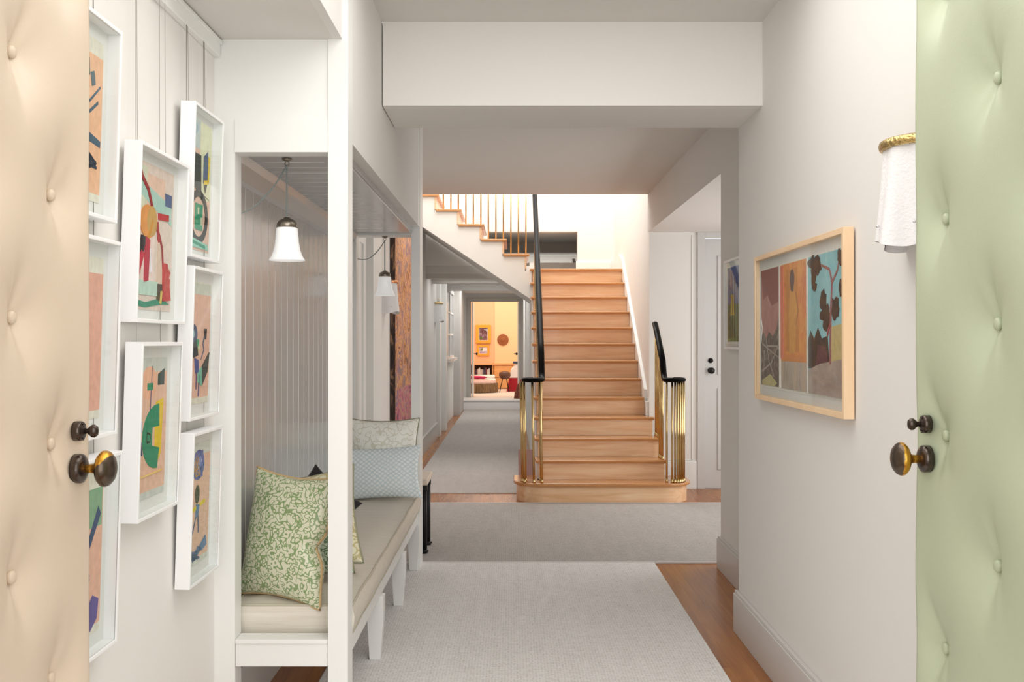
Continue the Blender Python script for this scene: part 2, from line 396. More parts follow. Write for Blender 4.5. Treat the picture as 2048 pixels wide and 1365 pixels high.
# handrails with curled ends
def rail(root, x, sgn, y_top, R0=.088):
    zr = lambda yy: .172+.885+.688*(yy-Y1)
    pts = []
    yy = y_top
    while yy > Y1+.26:
        pts.append((x, yy, zr(yy))); yy -= .12
    zf = 1.062
    pts += [(x, Y1+.20, zf+.055), (x, Y1+.15, zf+.015), (x, Y1+.11, zf)]
    c = (x+sgn*R0, Y1+.10)
    for k in range(1, 24):
        a = k/23*PI*1.55; rr = R0*(1-.42*k/23)
        pts.append((c[0]-sgn*rr*math.cos(a), c[1]-rr*math.sin(a), zf))
    o = part(MB().tube(pts, .028, 12, ry=.021), 'handrail', black_gloss, root)
    return c, zf
part_c, zf = rail(st, .262, -1, 11.95)
c2, _ = rail(st, 1.338, 1, YV-.12)
top = zf-.018
def baluster(root, x, yb, zb, zt, xt=None, r=.0095):
    xt = x if xt is None else xt
    m = MB().tube([(x, yb, zb), (xt, yb, zt)], r, 8)
    m.lathe([(.014, zb), (.014, zb+.012), (.010, zb+.03)], (x, yb, 0), n=10)
    part(m, 'baluster', brass, root)
for (dx, dy) in ((.065, .09), (.085, .03), (.095, .12), (.165, .02), (.235, .03), (.23, .13)):
    baluster(st, dx+.025, Y1+dy, R, top, dx+.01, .0105)
for k in range(2, 13):
    for j in range(2):
        yb = Y1+(k-1)*T+.05+j*.12
        baluster(st, .262, yb, k*R, .172+.868+.688*(yb-Y1))
for (x_, dy) in ((1.345, .06), (1.388, .03), (1.412, .02), (1.434, .015), (1.455, .02), (1.474, .035), (1.49, .06), (1.50, .09), (1.41, .17), (1.47, .15)):
    baluster(st, x_, Y1+dy, R, top)
for k in (2, 3, 4):
    for j in range(3):
        yb = Y1+(k-1)*T+.02+j*.085
        if yb < YV-.13: baluster(st, 1.338, yb, k*R, .172+.868+.688*(yb-Y1))

# second flight, going up to the left from the landing
s2 = empty('staircase.001', (SX0, YL+.05, ZL))
tag(s2, 'upper flight of stairs climbing left above the hall, white side and oak treads', 'staircase')
W = 1.05; rn = .2605; Yf = YL-.01
ny = 6
for k in range(1, ny+1):
    x1 = SX0-.06-(k-1)*rn; z = ZL+k*R
    x0 = max(x1-rn-.005, XC+.004)
    if x0 >= x1: break
    part(B(x0, x1+.035, Yf-.03, Yf+W, z-.03, z), 'tread', stair_edge, s2, bevel=.009)
    part(B(x1-.018, x1, Yf-.006, Yf+W, z-R, z-.03), 'riser', stair_wood, s2)
    for j in range(3):
        xb = x1-.005-j*rn/3
        if xb > XC+.02:
            m = MB().tube([(xb, Yf+.02, z), (xb, Yf+.02, z+.86+j*R/3)], .0085, 8)
            part(m, 'baluster', brass, s2)
# white side: stepped top, sloping bottom
zb = lambda x: 1.877+.668*(SX0-x)
poly = [(SX0, zb(SX0)), (SX0, ZL-.03), (SX0-.06-.0, ZL-.03)]
k = 1
while True:
    x1 = SX0-.06-(k-1)*rn-.018; z = ZL+k*R-.03
    if x1 < XC+.02: break
    poly += [(x1, z-R if k > 1 else ZL-.03), (x1, z)]
    k += 1
poly += [(XC+.004, z-R if False else poly[-1][1]), (XC+.004, zb(XC))]
part(MB().prism(poly, 'y', Yf, Yf+.04), 'stringer', wall_m, s2)
part(MB().prism([(SX0, zb(SX0)), (XC+.004, zb(XC)), (XC+.004, zb(XC)+.05), (SX0, zb(SX0)+.05)], 'y', Yf+.04, 13.08), 'soffit', wall_r, s2)
rl = [(SX0-.06, Yf+.02, ZL+R+.88), (XC+.02, Yf+.02, ZL+R+.88+.66*(SX0-.06-XC))]
part(MB().tube(rl, .028, 10), 'handrail', black_gloss, s2)

# ------------------------------------------------------------------ rugs
def rug(name, x0, x1, y0, y1, m, label, z=.0):
    o = B(x0, x1, y0, y1, z, z+.010).build(name, m, bevel=.003)
    for ya in (y0-.012, y1): B(x0, x1, ya, ya+.012, z, z+.0105).build('binding', rug_edge, o)
    return tag(o, label, 'rug')
rug('rug', -.79, .895, 1.6, 6.425, rug_light, 'pale grey woven runner rug nearest the entrance, beside the bench')
rug('rug', -1.02, 2.6, 6.45, 8.80, rug_grey, 'mid grey rug lying crosswise in front of the bottom stair')
rug('rug', -.96, SX0-.03, 9.40, 20.72, rug_grey, 'long grey runner rug in the left corridor beside the stairs')

# ------------------------------------------------------------------ entrance doors with tufted padding
def smooth(a, b, t):
    t = max(0, min(1, (t-a)/(b-a))); return t*t*(3-2*t)
def tufted_door(num, side, X, Ylatch, Yhinge, m_pad, buttons, label, seed):
    """side=+1: pad faces +X (left leaf); side=-1: faces -X"""
    root = empty('door_%d' % num, (X, Yhinge, 0)); root['kind'] = 'structure'; root['label'] = label
    th = .045; hx = -side
    core = mat('door edge paint', (226, 222, 212), .5)
    part(B(*sorted((X+hx*.075, X+hx*.034)), Yhinge, Ylatch-.004, .01, 2.34), 'door_leaf', core, root)
    NY, NZ = 150, 330
    v = []; f = []
    rnd = random.Random(seed)
    fold = {}
    for b in buttons: fold[b] = [(rnd.uniform(-.5, .5), rnd.uniform(.5, 1)) for _ in range(5)]
    for j in range(NZ+1):
        for i in range(NY+1):
            yy = Yhinge+(Ylatch-Yhinge)*i/NY; zz = .012+2.326*j/NZ
            h = .042
            e = min(Ylatch-yy, yy-Yhinge); h *= smooth(-.004, .016, e)**.5 if e < .016 else 1
            ke = .12+.88*smooth(.0, .085, e)
            h *= min(1, smooth(0, .04, min(zz-.012, 2.338-zz))+.2)
            for b in buttons:
                dy, dz = yy-b[0], zz-b[1]
                if abs(dy) > .35 or abs(dz) > .35: continue
                r = math.hypot(dy, dz)
                h -= ke*.030*math.exp(-(r/.046))+ke*.015*math.exp(-(r/.10)**2)
                if r > .012:
                    an = math.atan2(dz, dy)
                    # soft folds running up and down from each button
                    for base, amp in ((PI/2+fold[b][0][0]*.6, 1), (-PI/2+fold[b][1][0]*.6, .8), (PI/2+.9+fold[b][2][0]*.3, .35), (-PI/2-.8, .35)):
                        d = math.atan2(math.sin(an-base), math.cos(an-base))
                        h -= ke*.009*amp*math.exp(-(d/.30)**2)*math.exp(-((r-.03)/.085)**2 if r > .03 else 0)
            h += .003*noise.noise(Vector((yy*5+seed, zz*4, seed)))
            v.append((X+side*max(h, .001)-side*.030, yy, zz))
    for j in range(NZ):
        for i in range(NY):
            a = j*(NY+1)+i; f.append((a, a+1, a+NY+2, a+NY+1))
    # close behind
    pad = MB().add(v, f, 0, True)
    pad.box(*sorted((X-side*.034, X-side*.031)), Yhinge, Ylatch, .012, 2.338)
    part(pad, 'upholstery', m_pad, root)
    for b in buttons:
        if b[0] > Ylatch-.02: continue
        M = Matrix.Translation((X-side*.0205, b[0], b[1]))
        part(MB().lathe([(.0005, .0035), (.006, .003), (.0105, .0015), (.0125, -.001), (.0125, -.010)], n=20, axis='z',
                        M=M @ Matrix.Rotation(side*PI/2, 4, 'Y')), 'tufting_button', m_pad, root)
    return root
def buttons_for(yn, yf, z_near, z_far):
    out = []
    for z in z_near:
        out.append((yn, z)); out.append((yn-2*(yf-yn), z))
    for z in z_far:
        out.append((yf, z)); out.append((yf-2*(yf-yn), z))
    return [b for b in out if b[0] > 1.27]
leather = mat('cream leather', (214, 196, 174), .42, spec=.45, bump=.05, bump_scale=260)
leather_g = mat('sage green leather', (180, 188, 160), .42, spec=.45, bump=.05, bump_scale=260)
XDL, XDR = -.905, .935
d1 = tufted_door(1, 1, XDL, 2.18, 1.22, leather, buttons_for(1.90, 2.062, (1.937, 1.444, .961, .47), (2.18, 1.694, 1.193, .72, .23)), 'cream buttoned leather entrance door standing open on the left', 3)
d2 = tufted_door(2, -1, XDR, 2.357, 1.30, leather_g, buttons_for(2.02, 2.262, (1.92, 1.434, .956, .47), (2.17, 1.67, 1.191, .72, .23)), 'green buttoned leather entrance door standing open on the right', 5)

def worn(name, rot_y, thr):
    m = bpy.data.materials.new(name); m.use_nodes = True; nt = m.node_tree; b = nt.nodes['Principled BSDF']
    b.inputs['Metallic'].default_value = .9; b.inputs['Roughness'].default_value = .27
    tc = nt.nodes.new('ShaderNodeTexCoord'); sp_ = nt.nodes.new('ShaderNodeSeparateXYZ'); nt.links.new(tc.outputs['Object'], sp_.inputs[0])
    n = N(nt, 'ShaderNodeTexNoise', Scale=70.0, Detail=5.0); nt.links.new(tc.outputs['Object'], n.inputs['Vector'])
    a = math_(nt, 'ADD', math_(nt, 'MULTIPLY', n.outputs['Fac'], .012), rot_y(nt, sp_))
    r = nt.nodes.new('ShaderNodeValToRGB'); r.color_ramp.elements[0].position = thr; r.color_ramp.elements[1].position = thr+.03
    r.color_ramp.elements[0].color = (*lin((92, 80, 68)), 1); r.color_ramp.elements[1].color = (*lin((206, 152, 58)), 1)
    nt.links.new(math_(nt, 'ADD', math_(nt, 'MULTIPLY', a, 12), .5), r.inputs['Fac']); nt.links.new(r.outputs['Color'], b.inputs['Base Color']); return m
# local frame of knobs: z = away from the door face, y = up
wornL = worn('worn bronze left', lambda nt, s: math_(nt, 'SUBTRACT', math_(nt, 'SUBTRACT', .033, math_(nt, 'MULTIPLY', s.outputs['X'], 1.0)), math_(nt, 'MULTIPLY', s.outputs['Z'], 1.0)), .5)
wornR = worn('worn bronze right', lambda nt, s: math_(nt, 'SUBTRACT', .050, s.outputs['Z']), .5)
def knob_set(root, side, X, yy, zz, wornm):
    def place(o, z):
        M = Matrix.Translation((X, yy, z)) @ Matrix.Rotation(side*PI/2, 4, 'Y')
        o.matrix_local = Matrix.Translation(-root.location) @ M
        return o
    k = MB().lathe([(.0001, -.012), (.0305, -.012), (.0305, .001), (.029, .005), (.022, .009), (.012, .012)], n=36).build('knob_rosette', bronze, root); place(k, zz)
    kb = MB()
    kb.lathe([(.0095, .008), (.0092, .022), (.011, .030), (.019, .034), (.030, .039), (.0370, .046), (.0380, .052), (.0350, .059), (.027, .066), (.015, .0705), (.0005, .072)], n=40, sx=1.0, sy=1.0)
    place(kb.build('door_knob', wornm, root, loc=None), zz)
    t = MB().lathe([(.0001, -.012), (.0205, -.012), (.0205, .001), (.0185, .0045), (.0145, .004), (.011, .008), (.005, .009)], n=32)
    for sy_ in (-1, 1): t.lathe([(.0028, .002), (.0028, .0062), (.0012, .0070)], c=(sy_*.0165, 0, 0), n=10)
    place(t.build('lock_rosette', bronze, root), zz+.078)
    tk = MB().lathe([(.0060, .006), (.0050, .014), (.008, .018), (.0125, .023), (.0130, .029), (.009, .035), (.0005, .037)], n=24, sx=1.05, sy=.75)
    place(tk.build('thumb_turn', bronze, root), zz+.078)
knob_set(d1, 1, XDL+.010, 2.125, 1.135, wornL)
knob_set(d2, -1, XDR-.010, 2.300, 1.135, wornR)

# ------------------------------------------------------------------ side door by the stairs
def simple_door(num, x0, x1, y, z0, z1, label, m, knob_x=None, knob_m=black_metal, depth=.04, panels=True):
    root = empty('door_%d' % num, ((x0+x1)/2, y, z0)); root['kind'] = 'structure'; root['label'] = label
    part(B(x0, x1, y, y+depth, z0+.008, z1), 'door_leaf', m, root, bevel=.002)
    if panels:
        fr = MB()
        for (pz0, pz1) in ((z0+.18, z0+.95), (z0+1.08, z1-.16)):
            for a in ((x0+.12, x1-.12, pz0, pz0+.018), (x0+.12, x1-.12, pz1-.018, pz1), (x0+.12, x0+.138, pz0+.018, pz1-.018), (x1-.138, x1-.12, pz0+.018, pz1-.018)):
                fr.box(a[0], a[1], y-.008, y+.002, a[2], a[3])
        part(fr, 'panel_moulding', m, root)
    if knob_x:
        def kn(z, pr_, nm):
            o = MB().lathe(pr_, n=24).build(nm, knob_m, root)
            o.matrix_local = Matrix.Translation(-root.location) @ Matrix.Translation((knob_x, y, z)) @ Matrix.Rotation(PI/2, 4, 'X'); return o
        kn(z0+1.12, [(.028, 0), (.028, .008), (.012, .012), (.012, .04), (.026, .05), (.03, .06), (.024, .072), (.0005, .076)], 'door_knob')
        kn(z0+1.215, [(.024, 0), (.024, .008), (.010, .012), (.012, .03), (.0005, .034)], 'thumb_turn')
    return root
grey_door = mat('grey satin door paint', (206, 205, 203), .4)
simple_door(3, 1.83, 2.70, YV+.02, 0, 2.37, 'grey panelled door right of the stairs with black knob', grey_door, 1.885)
struct(B(1.755, 1.825, YV-.02, YV+.0, 0, 2.43).box(2.70, 2.77, YV-.02, YV, 0, 2.43).box(1.825, 2.70, YV-.02, YV, 2.375, 2.43), 'trim_13', grey_door, bevel=.002)
# thin panel moulding on the wall between stairs and door
struct(B(1.70, 1.706, YV-.006, YV, .27, 2.40).box(1.45, 1.706, YV-.006, YV, .27, .277), 'trim_14', trim_m)

# ------------------------------------------------------------------ bench
bn = empty('bench', (-.79, 4.9, 0)); tag(bn, 'long white built in bench with tapered legs inside the alcove', 'bench')
part(B(-.99, -.575, Y0b+.002, 6.268, .345, .36), 'seat_board', trim_m, bn)
part(B(-.60, -.575, Y0b+.018, 6.268, .285, .345), 'seat_rail', trim_m, bn, bevel=.002)
part(B(-.951, -.633, Y0, Y0b, .28, .358).box(-.951, -.633, Y0-.004, Y0b, .358, .373), 'end_rail', trim_m, bn, bevel=.002)
for yl in (4.46, 5.37, 6.20):
    t_, b_ = .036, .024
    cx = -.597
    v = []
    for z, h, in ((.0105, b_), (.20, t_), (.285, t_), ):
        v += [(cx-h, yl, z), (cx+h, yl, z), (cx+h, yl+2*h, z), (cx-h, yl+2*h, z)]
    f = [(0, 1, 2, 3), (8, 9, 10, 11)]
    for L in range(2):
        for q in range(4): f.append((L*4+q, L*4+(q+1) % 4, L*4+4+(q+1) % 4, L*4+4+q))
    part(MB().add(v, f), 'leg', trim_m, bn, bevel=.002)

# bench cushion
def silk(nt, co):
    n = N(nt, 'ShaderNodeTexNoise', Scale=1.0, Detail=5.0, Roughness=.7); nt.links.new(mapping(nt, co, (3, 160, 60)), n.inputs['Vector']); return n.outputs['Fac']
silk_m = ramp_mat('beige slub silk', silk, [(.25, (204, 196, 180)), (.5, (220, 212, 198)), (.8, (232, 226, 214))], rough=.45, spec=.4, bump=.15)
silk_e = ramp_mat('beige slub silk piping', silk, [(.3, (176, 168, 148)), (.8, (202, 195, 176))], rough=.5)
def slab_cushion(x0, x1, y0, y1, z0, z1):
    m = MB(); nx, nyy, nz = 14, 60, 8
    def P(u, v_, w_):
        # u,v in -1..1, w 0..1 ; rounded box
        x = (x0+x1)/2+(x1-x0)/2*u; yv = (y0+y1)/2+(y1-y0)/2*v_
        edge = min(1-abs(u), (1-abs(v_))*(y1-y0)/(x1-x0))
        crown = .014*smooth(0, .5, edge)
        z = z0+(z1-z0)*w_+(crown if w_ > .5 else 0)*(w_-.5)*2
        bul = .012*math.sin(PI*w_)
        if abs(u) == 1: x += bul*u
        if abs(v_) == 1: yv += bul*v_
        z += .0035*noise.noise(Vector((x*9, yv*5, w_*3)))*w_
        x += .004*noise.noise(Vector((yv*4, w_*5, 7)))*(1 if abs(u) == 1 else 0)
        return (x, yv, z)
    def grid(fn, a, b):
        v = [fn(i/a, j/b) for j in range(b+1) for i in range(a+1)]
        f = [(j*(a+1)+i, j*(a+1)+i+1, (j+1)*(a+1)+i+1, (j+1)*(a+1)+i) for j in range(b) for i in range(a)]
        m.add(v, f, 0, True)
    grid(lambda s_, t_: P(-1+2*s_, -1+2*t_, 1), nx, nyy); grid(lambda s_, t_: P(-1+2*s_, -1+2*t_, 0), nx, nyy)
    for sg in (-1, 1):
        grid(lambda s_, t_: P(sg, -1+2*s_, t_), nyy, nz); grid(lambda s_, t_: P(-1+2*s_, sg, t_), nx, nz)
    return m, P
m, P = slab_cushion(-.985, -.568, 3.625, 6.25, .362, .465)
cu = m.build('bench_cushion', silk_m); tag(cu, 'long beige silk seat cushion lying on the bench', 'cushion')
for w_ in (0, 1):
    ring = [P(-1, -1+2*i/60, w_) for i in range(60)]+[P(-1+2*i/10, 1, w_) for i in range(10)]+[P(1, 1-2*i/60, w_) for i in range(60)]+[P(1-2*i/10, -1, w_) for i in range(10)]
    MB().tube(ring, .0045, 6, closed=True).build('piping', silk_e, cu)

# pillows
def damask(scale, thr, warp=.5):
    def f(nt, co):
        n = N(nt, 'ShaderNodeTexNoise', Scale=scale*.35, Detail=1.5); nt.links.new(co, n.inputs['Vector'])
        vm = nt.nodes.new('ShaderNodeVectorMath'); vm.operation = 'MULTIPLY_ADD'
        nt.links.new(n.outputs['Color'], vm.inputs[0]); vm.inputs[1].default_value = (warp*.12,)*3; nt.links.new(co, vm.inputs[2])
        k = N(nt, 'ShaderNodeTexVoronoi', Scale=scale, feature='DISTANCE_TO_EDGE'); nt.links.new(mapping(nt, vm.outputs[0], (1, 1.0, .75), (0, .6, .5)), k.inputs['Vector'])
        k2 = N(nt, 'ShaderNodeTexVoronoi', Scale=scale*.5); nt.links.new(vm.outputs[0], k2.inputs['Vector'])
        wv = N(nt, 'ShaderNodeTexWave', Scale=scale*.55, Distortion=6.0, Detail=1.0); nt.links.new(vm.outputs[0], wv.inputs['Vector'])
        a = math_(nt, 'MULTIPLY', k.outputs['Distance'], 1.6); b = math_(nt, 'MULTIPLY', wv.outputs['Fac'], .55)
        return math_(nt, 'ADD', a, b)
    return f
def vines(scale):
    def f(nt, co):
        n = N(nt, 'ShaderNodeTexNoise', Scale=scale*.45, Detail=1.0); nt.links.new(co, n.inputs['Vector'])
        vm = nt.nodes.new('ShaderNodeVectorMath'); vm.operation = 'MULTIPLY_ADD'
        nt.links.new(n.outputs['Color'], vm.inputs[0]); vm.inputs[1].default_value = (.9/scale,)*3; nt.links.new(co, vm.inputs[2])
        a = N(nt, 'ShaderNodeTexNoise', Scale=scale*.8, Detail=0.0); nt.links.new(vm.outputs[0], a.inputs['Vector'])
        line = math_(nt, 'MULTIPLY', math_(nt, 'ABSOLUTE', math_(nt, 'SUBTRACT', a.outputs['Fac'], .5)), 5.0)
        k = N(nt, 'ShaderNodeTexVoronoi', Scale=scale*1.25); nt.links.new(mapping(nt, vm.outputs[0], (1, 1, .6), (0, .7, 0)), k.inputs['Vector'])
        k2 = N(nt, 'ShaderNodeTexVoronoi', Scale=scale*1.25); nt.links.new(mapping(nt, vm.outputs[0], (.6, 1, 1), (0, .5, 0)), k2.inputs['Vector'])
        leaf = math_(nt, 'MINIMUM', math_(nt, 'MULTIPLY', k.outputs['Distance'], 1.25), math_(nt, 'MULTIPLY', k2.outputs['Distance'], 1.25))
        return math_(nt, 'MINIMUM', line, leaf)
    return f
def vine_mat(name, scale, c1, c2, thr=.33, sharp=.03):
    return ramp_mat(name, vines(scale), [(thr-sharp, c1), (thr+sharp, c2)], rough=.36, spec=.5, bump=.15, bdist=.001)
def damask_mat(name, scale, c1, c2, rough=.38, thr=.5, sharp=.05):
    return ramp_mat(name, damask(scale, thr), [(thr-sharp, c1), (thr+sharp, c2)], rough=rough, spec=.5, bump=.12, bdist=.001)
green_dam = vine_mat('green and cream damask', 74, (136, 158, 108), (218, 216, 190), thr=.30, sharp=.05)
green_dk = vine_mat('deep green and silver damask', 74, (98, 124, 92), (196, 206, 186), thr=.36, sharp=.05)
gold_fl = vine_mat('gold and cream floral brocade', 44, (190, 178, 128), (224, 218, 190))
pale_fl = vine_mat('cream and silver floral brocade', 34, (224, 221, 204), (250, 249, 240), thr=.20, sharp=.07)
def lattice(nt, co):
    w1 = N(nt, 'ShaderNodeTexWave', Scale=16.0, Distortion=4.0, Detail=2.0); nt.links.new(mapping(nt, co, (1, 1, 1), (0, .9, 0)), w1.inputs['Vector'])
    w2 = N(nt, 'ShaderNodeTexWave', Scale=16.0, Distortion=4.0, Detail=2.0); nt.links.new(mapping(nt, co, (1, 1, 1), (0, -.9, 0)), w2.inputs['Vector'])
    return math_(nt, 'MULTIPLY', w1.outputs['Fac'], w2.outputs['Fac'])
blue_dam = ramp_mat('ice blue damask', lattice, [(.03, (206, 220, 224)), (.14, (230, 239, 240)), (.7, (240, 246, 247))], rough=.45, bump=.1, bdist=.001)
cord_gold = mat('gold cord', (208, 176, 128), .55, bump=.4, bump_scale=300)
cord_grey = mat('grey green twisted cord', (150, 148, 122), .6, bump=.4, bump_scale=300)
black_v = mat('black velvet', (16, 14, 16), .9, sheen=.4)
def pillow(name, w_, h_, th, m_, loc, rot, label, cord=None, group=None, seed=0, squash=.1, dent=None):
    n = 30; mb = MB()
    def outline(u, v_):
        su = 1-squash*(1-v_*v_)*(abs(u)**2); sv = 1-squash*(1-u*u)*(abs(v_)**2)
        x, z = u*su*w_/2, v_*sv*h_/2
        if dent:
            d = math.exp(-((v_-dent[1])/.16)**2)*max(0, (u-dent[0])/(1-dent[0])); x -= dent[2]*d
        return x, z
    for sg in (-1, 1):
        v = []
        for j in range(n+1):
            for i in range(n+1):
                u = math.sin(PI/2*(-1+2*i/n)); q = math.sin(PI/2*(-1+2*j/n))
                x, z = outline(u, q)
                t_ = th/2*((1-u**2)*(1-q**2))**.42
                t_ += .006*noise.noise(Vector((x*9+seed, z*9, sg)))*((1-u*u)*(1-q*q))**.3
                t_ += -.006*abs(noise.noise(Vector((u*3+seed, q*3, 5))))*((1-u*u)*(1-q*q))**.5
                v.append((x, sg*t_, z))
        f = [(j*(n+1)+i, j*(n+1)+i+1, (j+1)*(n+1)+i+1, (j+1)*(n+1)+i) for j in range(n) for i in range(n)]
        mb.add(v, f, 0, True)
    o = mb.build(name, m_, loc=loc, rot=rot)
    tag(o, label, 'cushion', group)
    if cord:
        ring = []
        for k in range(40): ring.append((-1+2*k/40, 1))
        for k in range(40): ring.append((1, 1-2*k/40))
        for k in range(40): ring.append((1-2*k/40, -1))
        for k in range(40): ring.append((-1, -1+2*k/40))
        pts = [(lambda q: (q[0], 0, q[1]))(outline(*p)) for p in ring]
        MB().tube(pts, .0055, 6, closed=True).build('piping', cord, o)
    return o
rd = math.radians
# local: front = -y.  rot order XYZ: lean back (x), then turn (z)
pillow('throw_pillow', .37, .465, .15, green_dam, (-.815, 3.72, .690), (rd(-10), rd(3), rd(-26)), 'green and cream leaf damask pillow with gold cord, at the near end of the bench', cord_gold, seed=1, dent=(.3, -.1, .035))
pillow('throw_pillow', .37, .37, .13, green_dk, (-.80, 3.95, .670), (rd(-12), rd(-9), rd(-8)), 'darker green leaf damask pillow just behind the gold corded one', cord_grey, seed=2)
pillow('throw_pillow', .36, .40, .12, gold_fl, (-.79, 4.10, .68), (rd(-20), rd(-11), rd(-4)), 'gold and cream flowered pillow leaning behind the green pillows', cord_grey, seed=3)
pillow('throw_pillow', .26, .26, .10, black_v, (-.812, 4.30, .70), (rd(-16), rd(40), 0), 'black pillow standing on its corner behind the green pillows', None, seed=4)
pillow('throw_pillow', .44, .46, .15, pale_fl, (-.775, 6.11, .71), (rd(-6), 0, rd(0)), 'cream and silver flowered pillow at the far end of the bench', cord_grey, seed=5)
pillow('throw_pillow', .50, .31, .13, blue_dam, (-.77, 5.93, .635), (rd(-12), rd(-3), rd(-3)), 'ice blue rectangular damask pillow in front of the flowered one', None, seed=6)

# ------------------------------------------------------------------ pendant bells
def rope(pts, r, turns, n=6, amp=.003, m=90):
    P_ = [Vector(p) for p in pts]
    seg = []; L = [0]
    for a, b in zip(P_, P_[1:]): L.append(L[-1]+(b-a).length)
    def at(s_):
        for i in range(len(P_)-1):
            if s_ <= L[i+1]+1e-9:
                t = (s_-L[i])/(L[i+1]-L[i]); return P_[i].lerp(P_[i+1], t)
        return P_[-1]
    out = MB()
    for ph in (0, PI):
        q = []
        for k in range(m+1):
            s_ = L[-1]*k/m; c = at(s_); a = turns*2*PI*k/m+ph
            q.append(c+Vector((math.cos(a)*amp, math.sin(a)*amp*.7, math.sin(a)*amp*.7)))
        out.tube(q, r, 5)
    return out
cord_m = mat('grey twisted flex', (150, 160, 158), .6)
def catenary(a, b, sag, n=20):
    a, b = Vector(a), Vector(b)
    return [a.lerp(b, k/n)-Vector((0, 0, sag*4*(k/n)*(1-k/n))) for k in range(n+1)]
def pendant(loc, wall, label, s=1):
    root = empty('pendant_lamp', loc); tag(root, label, 'lamp', 'bell lamps hanging in the bench alcove')
    MB().lathe([(.018, 0), (.018, -.004), (.010, -.009), (.004, -.010)], n=20).tube([(math.cos(a/12*2*PI)*.008, 0, -.018+math.sin(a/12*2*PI)*.008) for a in range(12)], .0018, 5, closed=True).build('ceiling_hook', nickel, root)
    zt = -.217
    rope([(0, 0, -.024), (0, 0, zt)], .0016, 14).build('cord', cord_m, root)
    rope(catenary((0, 0, -.026), wall, .045), .0016, 16).build('cord', cord_m, root)
    cap = MB().lathe([(.0005, zt+.006), (.010, zt+.005), (.014, zt), (.028, zt-.006), (.036, zt-.018), (.038, zt-.032), (.034, zt-.034)], n=28).build('shade_cap', nickel, root)
    zs = zt-.03
    pr_ = [(.034, zs), (.038, zs-.006), (.040, zs-.03), (.043, zs-.06), (.048, zs-.085), (.056, zs-.106), (.0635, zs-.118), (.0645, zs-.1215), (.0615, zs-.1205), (.054, zs-.108), (.046, zs-.086), (.040, zs-.06), (.036, zs-.03), (.030, zs-.004)]
    MB().lathe(pr_, n=40).build('glass_shade', shade_glass, cap)
    return root
pendant((-.813, 3.70, AZ-.001), (-.186, -.06, -.21), 'white glass bell lamp hanging over the near end of the bench')
pendant((-.789, 6.355, 2.049), (-.165, -.02, -.14), 'smaller looking white glass bell lamp at the far end of the alcove')

# ------------------------------------------------------------------ framed pictures
class Art:
    """paper with flat painted shapes; u,v in 0..1"""
    def __init__(s, w_, h_): s.w, s.h = w_, h_; s.mb = MB(); s.mats = []; s.k = 0
    def m(s, c):
        if not isinstance(c, tuple): mt = c
        else: mt = mat('paint %d %d %d' % c, c, .8, noise_amt=.09, noise_scale=45)
        if mt not in s.mats: s.mats.append(mt)
        return s.mats.index(mt)
    def P(s, c, pts):
        s.k += 1; y = -.0012-s.k*.00025
        s.mb.prism([((u-.5)*s.w, (v-.5)*s.h) for u, v in pts], 'y', y, 0, s.m(c)); return s
    def R(s, c, u0, u1, v0, v1): return s.P(c, [(u0, v0), (u1, v0), (u1, v1), (u0, v1)])
    def E(s, c, u, v, ru, rv, n=24, hole=0):
        if not hole: return s.P(c, [(u+ru*math.cos(a/n*2*PI), v+rv*math.sin(a/n*2*PI)) for a in range(n)])
        for a in range(n):
            p = [(u+ru*k*math.cos(q/n*2*PI), v+rv*k*math.sin(q/n*2*PI)) for q, k in ((a, 1), (a+1, 1), (a+1, hole), (a, hole))]
            s.k -= 1 if a else 0; s.P(c, p)
        return s
    def L(s, c, pts, wd, w2=None):
        w2 = w2 if w2 else wd
        n = len(pts)-1
        for i, ((u0, v0), (u1, v1)) in enumerate(zip(pts, pts[1:])):
            dx, dy = (u1-u0)*s.w, (v1-v0)*s.h; l = math.hypot(dx, dy) or 1
            a_ = wd+(w2-wd)*i/n; b_ = wd+(w2-wd)*(i+1)/n
            nx, ny_ = -dy/l/s.w, dx/l/s.h
            if i: s.k -= 1
            s.P(c, [(u0+nx*a_/2, v0+ny_*a_/2), (u0-nx*a_/2, v0-ny_*a_/2), (u1-nx*b_/2, v1-ny_*b_/2), (u1+nx*b_/2, v1+ny_*b_/2)])
        return s
    def scrib(s, c, u, v, ru, rv, n, wd, seed):
        r_ = random.Random(seed)
        pts = [(u+ru*r_.uniform(-1, 1), v+rv*r_.uniform(-1, 1)) for _ in range(n)]
        return s.L(c, pts, wd)

def picture(name, loc, rotz, tilt, w_, h_, depth, fw, frame_m, art, art_w, art_h, label, cat='picture', recess=.03, glassy=True, mat_c=(232, 231, 228), cords=None, group=None, back_c=None):
    root = empty(name, loc, (tilt, 0, rotz)); tag(root, label, cat, group)
    fr = MB()
    fr.box(-w_/2, -w_/2+fw, -depth, 0, 0, h_).box(w_/2-fw, w_/2, -depth, 0, 0, h_).box(-w_/2+fw, w_/2-fw, -depth, 0, 0, fw).box(-w_/2+fw, w_/2-fw, -depth, 0, h_-fw, h_)
    fr.build('frame', frame_m, root, bevel=.0015)
    B(-w_/2+fw, w_/2-fw, -depth+recess+.006, -.002, fw, h_-fw).build('mount', mat('picture mount %s' % str(mat_c), mat_c, .8), root)
    o = art.mb.build('artwork', art.mats, root); o.location = (0, -depth+recess+.006, h_/2)
    if glassy: B(-w_/2+fw, w_/2-fw, -depth+.003, -depth+.005, fw, h_-fw).build('glass', glass, root)
    if cords:
        for u in cords[0]:
            # the picture leans; the cord runs up the wall plane
            MB().tube([(u, -.003, h_-.02), (u, (cords[1]-h_)*math.tan(tilt), cords[1])], .0007, 5).build('hanging_cord', mat('picture cord', (150, 144, 136), .7), root)
    return root
